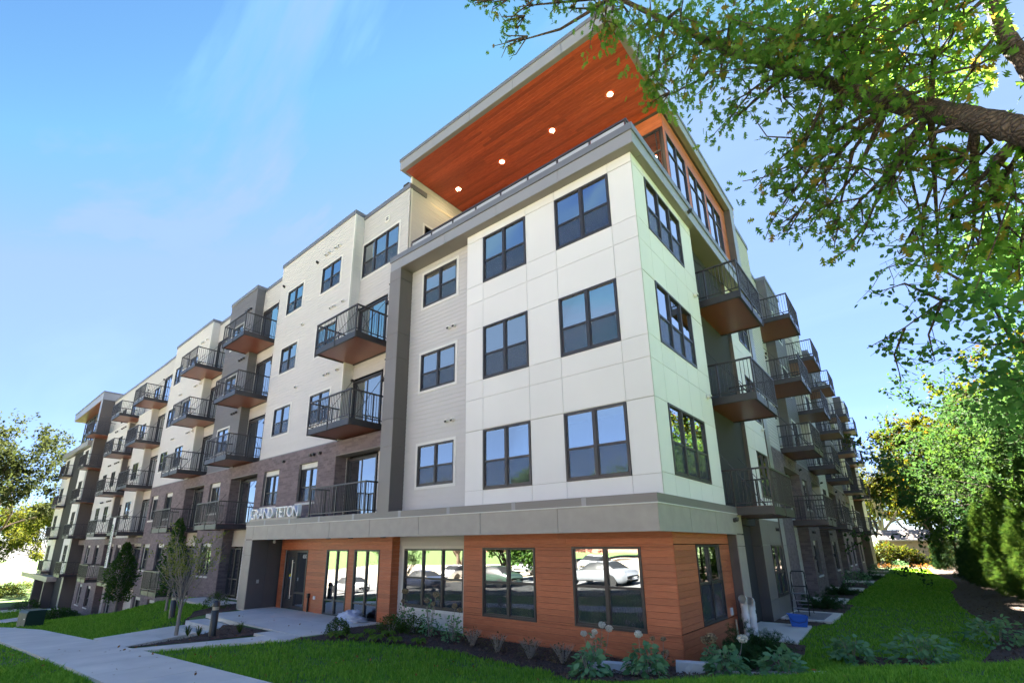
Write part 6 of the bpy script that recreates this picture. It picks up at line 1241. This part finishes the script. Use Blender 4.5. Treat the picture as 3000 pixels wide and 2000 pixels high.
# folding stepladder
ld_ = link('stepladder', None, None, (.05, 10.75, -.005), label='black folding stepladder standing on the areaway grating', cat='ladder')
H_ = 1.42
for s in (-.04, .46):
    link('front_leg', MB().path([(s, 0, 0), (s*.92+.02, .33, 1.0), (s*.88+.025, .45, H_)], [.017]*3, 6).mesh('front_leg', 'black'), ld_); link('rear_leg', MB().tube((s*.95+.01, .98, 0), (s*.9+.02, .40, 1.12), .014, 6).mesh('rear_leg', 'black'), ld_)
for q in (.22, .46, .70, .94): link('tread', MB().box(-.02, .44, q*.33-.06, q*.33+.10, q*1.0, q*1.0+.03).mesh('tread', 'galv' if q < .9 else 'black'), ld_)
link('hand_rail', MB().path([(0, .45, H_-.05), (0.02, .46, H_+.04), (.4, .46, H_+.04), (.43, .45, H_-.05)], [.022]*4, 7).mesh('hand_rail', 'black'), ld_); link('brace', MB().tube((0, .62, .70), (.44, .62, .70), .010, 5).mesh('brace', 'steel'), ld_); link('brace', MB().tube((0, .80, .30), (.44, .80, .30), .010, 5).mesh('brace', 'steel'), ld_)
# white vent pipes beside the base
vp = link('vent_pipes', None, None, (.12, 4.42, -.05), label='pair of white plastic vent pipes with elbows at the wood wall', cat='pipe')
for x, y, h in ((0, 0, .98), (.14, .12, .93)):
    link('pipe', MB().path([(x, y, -.1), (x, y, h-.1)], [.085]*2, 14).lathe([(.095, .55), (.098, .56), (.098, .70), (.095, .71)], 14, (x, y, 0)).mesh('pipe', 'pvc', True), vp); link('elbow', MB().path([(x, y, h-.12), (x, y-.005, h-.02), (x+.02, y-.05, h+.06), (x+.03, y-.12, h+.10), (x+.03, y-.20, h+.11)], [.097]*5, 14).mesh('elbow', 'pvc', True), vp)
link('outlet_box', MB().box(-.18, -.13, 4.15, 4.30, .62, .80).mesh('outlet_box', 'pvc'), B); link('drain_pipe', MB().tube((-.12, 4.40, -.1), (-.12, 4.40, .5), .022, 8).mesh('drain_pipe', mat('ivory pipe', (.62, .55, .38), .5)), B)
# plastic bag heap by the entry window
rng = np.random.default_rng(8); n1, n2 = 26, 16; V = []; F_ = []
for i in range(n2+1):
    t = i/n2*math.pi/2
    for k in range(n1):
        a = 2*math.pi*k/n1; r_ = .34*math.cos(t)**.7*(1+.22*math.sin(a*3+i*.5)+.16*rng.normal()*.8); V.append((r_*math.cos(a)*1.35, r_*math.sin(a), .34*math.sin(t)*(1+.12*math.sin(a*2))+rng.normal()*.012))
for i in range(n2):
    for k in range(n1): F_.append((i*n1+k, i*n1+(k+1) % n1, (i+1)*n1+(k+1) % n1, (i+1)*n1+k))
pb_ = link('plastic_bag', fast_mesh('plastic_bag', V, F_, mat('translucent white plastic', (.55, .57, .66), .35), True), None, (-11.2, .15, -.055), .2, label='crumpled white plastic bag by the tall entry window', cat='bag')
link('dark_contents', fast_mesh('dark_contents', np.array(V)*np.array([.5, .8, .62])+np.array([-.34, -.05, 0]), F_, mat('black bin liner', (.04, .035, .05), .4), True), pb_)

# ------------------------------------------------------------------ across the street: parked cars, hedge and a brick building (mirrored in the windows)
CARS = [(-2.32, .40, .55, .60, .60), (-2.28, .30, .68, .72, .70), (-2.05, .24, .74, .82, .80), (-1.35, .22, .80, .90, .86), (-.95, .22, .84, .92, .93), (-.35, .22, .88, .92, 1.38), (.35, .22, .90, .92, 1.46), (1.0, .22, .92, .92, 1.40), (1.65, .22, .94, .90, 1.02), (2.0, .24, .94, .84, .96), (2.25, .30, .86, .76, .88), (2.32, .42, .62, .62, .66)]
def car(loc, rz, col, lb):
    pm = mat('car paint', col, .25, spec=.8) if ('car', col) not in _cache else _cache[('car', col)]; _cache[('car', col)] = pm
    o = link('parked_car', None, None, loc, rz, label=lb, cat='car', group='cars parked across the street')
    b = MB(); K_ = 10
    for x, zl, zb, w_, zt in CARS:
        tp = .74 if zt - zb > .1 else .9; half = [(w_*.86, zl), (w_, zl+.12), (w_*1.01, (zl+zb)/2+.08), (w_*.96, zb), (w_*tp, zt - .03), (w_*tp*.8, zt)]
        b.v += [(x, -a, c) for a, c in half] + [(x, a, c) for a, c in reversed(half)]
    for i in range(len(CARS)-1):
        for k in range(11):
            glass_ = k in (3, 7) and (CARS[i][4]-CARS[i][2] > .02 or CARS[i+1][4]-CARS[i+1][2] > .05)
            top = k in (4, 5, 6) and abs(CARS[i+1][4]-CARS[i][4]) > .25
            b.f.append((i*12+k, i*12+k+1, (i+1)*12+k+1, (i+1)*12+k)); b.m.append(1 if glass_ or top else 0)
    n_ = len(CARS)-1; b.f += [tuple(range(12)), tuple(range(n_*12+11, n_*12-1, -1))]; b.m += [0, 0]
    link('body', b.mesh('body', [pm, 'black'], True), o)
    for s in (-1, 1):
        for x in (-1.42, 1.42): link('wheel', MB().tube((x, s*.70, .33), (x, s*.92, .33), .33, 18).tube((x, s*.92, .33), (x, s*.925, .33), .2, 12).mesh('wheel', 'black'), o)
        link('headlight', MB().box(-2.29, -2.22, s*.55-.18, s*.55+.18, .62, .74).mesh('headlight', 'steel'), o)
for i, (x, y, rz, c, lb) in enumerate([(-12, -17.5, .1, (.16, .17, .19), 'silver car nearest across the street'), (-20.5, -17.0, 0, (.03, .05, .04), 'dark green car in the street row'), (-29, -17.2, .05, (.04, .05, .09), 'dark blue car in the street row'), (-24, -27, 1.5, (.7, .7, .7), 'white car nose in, left'), (-20.8, -27.5, 1.5, (.12, .16, .22), 'slate blue car nose in'), (-17.2, -27, 1.55, (.6, .6, .58), 'white car nose in, right'), (-34, -27, 1.5, (.65, .65, .66), 'white car far left'), (-8, -27.5, 1.5, (.1, .1, .1), 'black car nose in'), (-38, -17, 0, (.3, .3, .32), 'grey car far left in the street row'), (-3, -17.3, .05, (.2, .2, .2), 'pale car at the right of the street row')]): car((x, y, G(x, y)+.03), rz, c, lb)
sun_lot = drape('car_park', [(-90, -60), (50, -60), (50, -23), (-90, -23)], .045, mat('pale concrete paving', (.33, .28, .215), .9, noise=.05), cell=6, kind='structure')
for i, (x, y, h, m_) in enumerate([(-14, -36, 9, 'yellow'), (-30, -38, 11, 'green'), (-2, -38, 10, 'green'), (-45, -38, 12, 'yellow'), (12, -36, 9, 'green'), (-22, -20.5, 4, 'green'), (34, 8, 13, 'yellow'), (-52, -46, 11, 'green'), (-38, -47, 10, 'yellow'), (-22, -46, 11, 'green'), (-8, -47, 10, 'yellow'), (6, -46, 11, 'green'), (20, -46, 10, 'green')]): tree('street_tree', ['golden tree across the street', 'green tree across the street left', 'green tree across the street right', 'golden tree far across the street', 'green tree behind the photographer', 'small green street tree', 'golden tree to the right of the garden', 'first tree of the row before the brick office', 'second tree of the row before the brick office', 'third tree of the row before the brick office', 'fourth tree of the row before the brick office', 'fifth tree of the row before the brick office', 'last tree of the row before the brick office'][i], (x, y, G(x, y)), h, .22, m_, 5000, .34, 'oval', 200+i, depth=4, trunk=(.22 if i < 7 else .08), spread=.8, group='trees mirrored in the windows')
ob_ = link('brick_office', None, None, (-22, -52, 1.4), label='low red brick office with white band across the street', cat='building'); link('wall', MB().box(-30, 30, -8, 0, 0, 4.6).mesh('wall', mat('red brick', (.33, .14, .10), .85)), ob_); link('roof_band', MB().box(-30.2, 30.2, -8.2, .2, 4.6, 8.0).mesh('roof_band', 'white'), ob_)
wm_ = MB().box(-1.2, 1.2, 0, .05, 0, 1.6).mesh('window', 'glass_low')
for i in range(12): link('window', wm_, ob_, (-24+i*4.3, .0, 1.6))
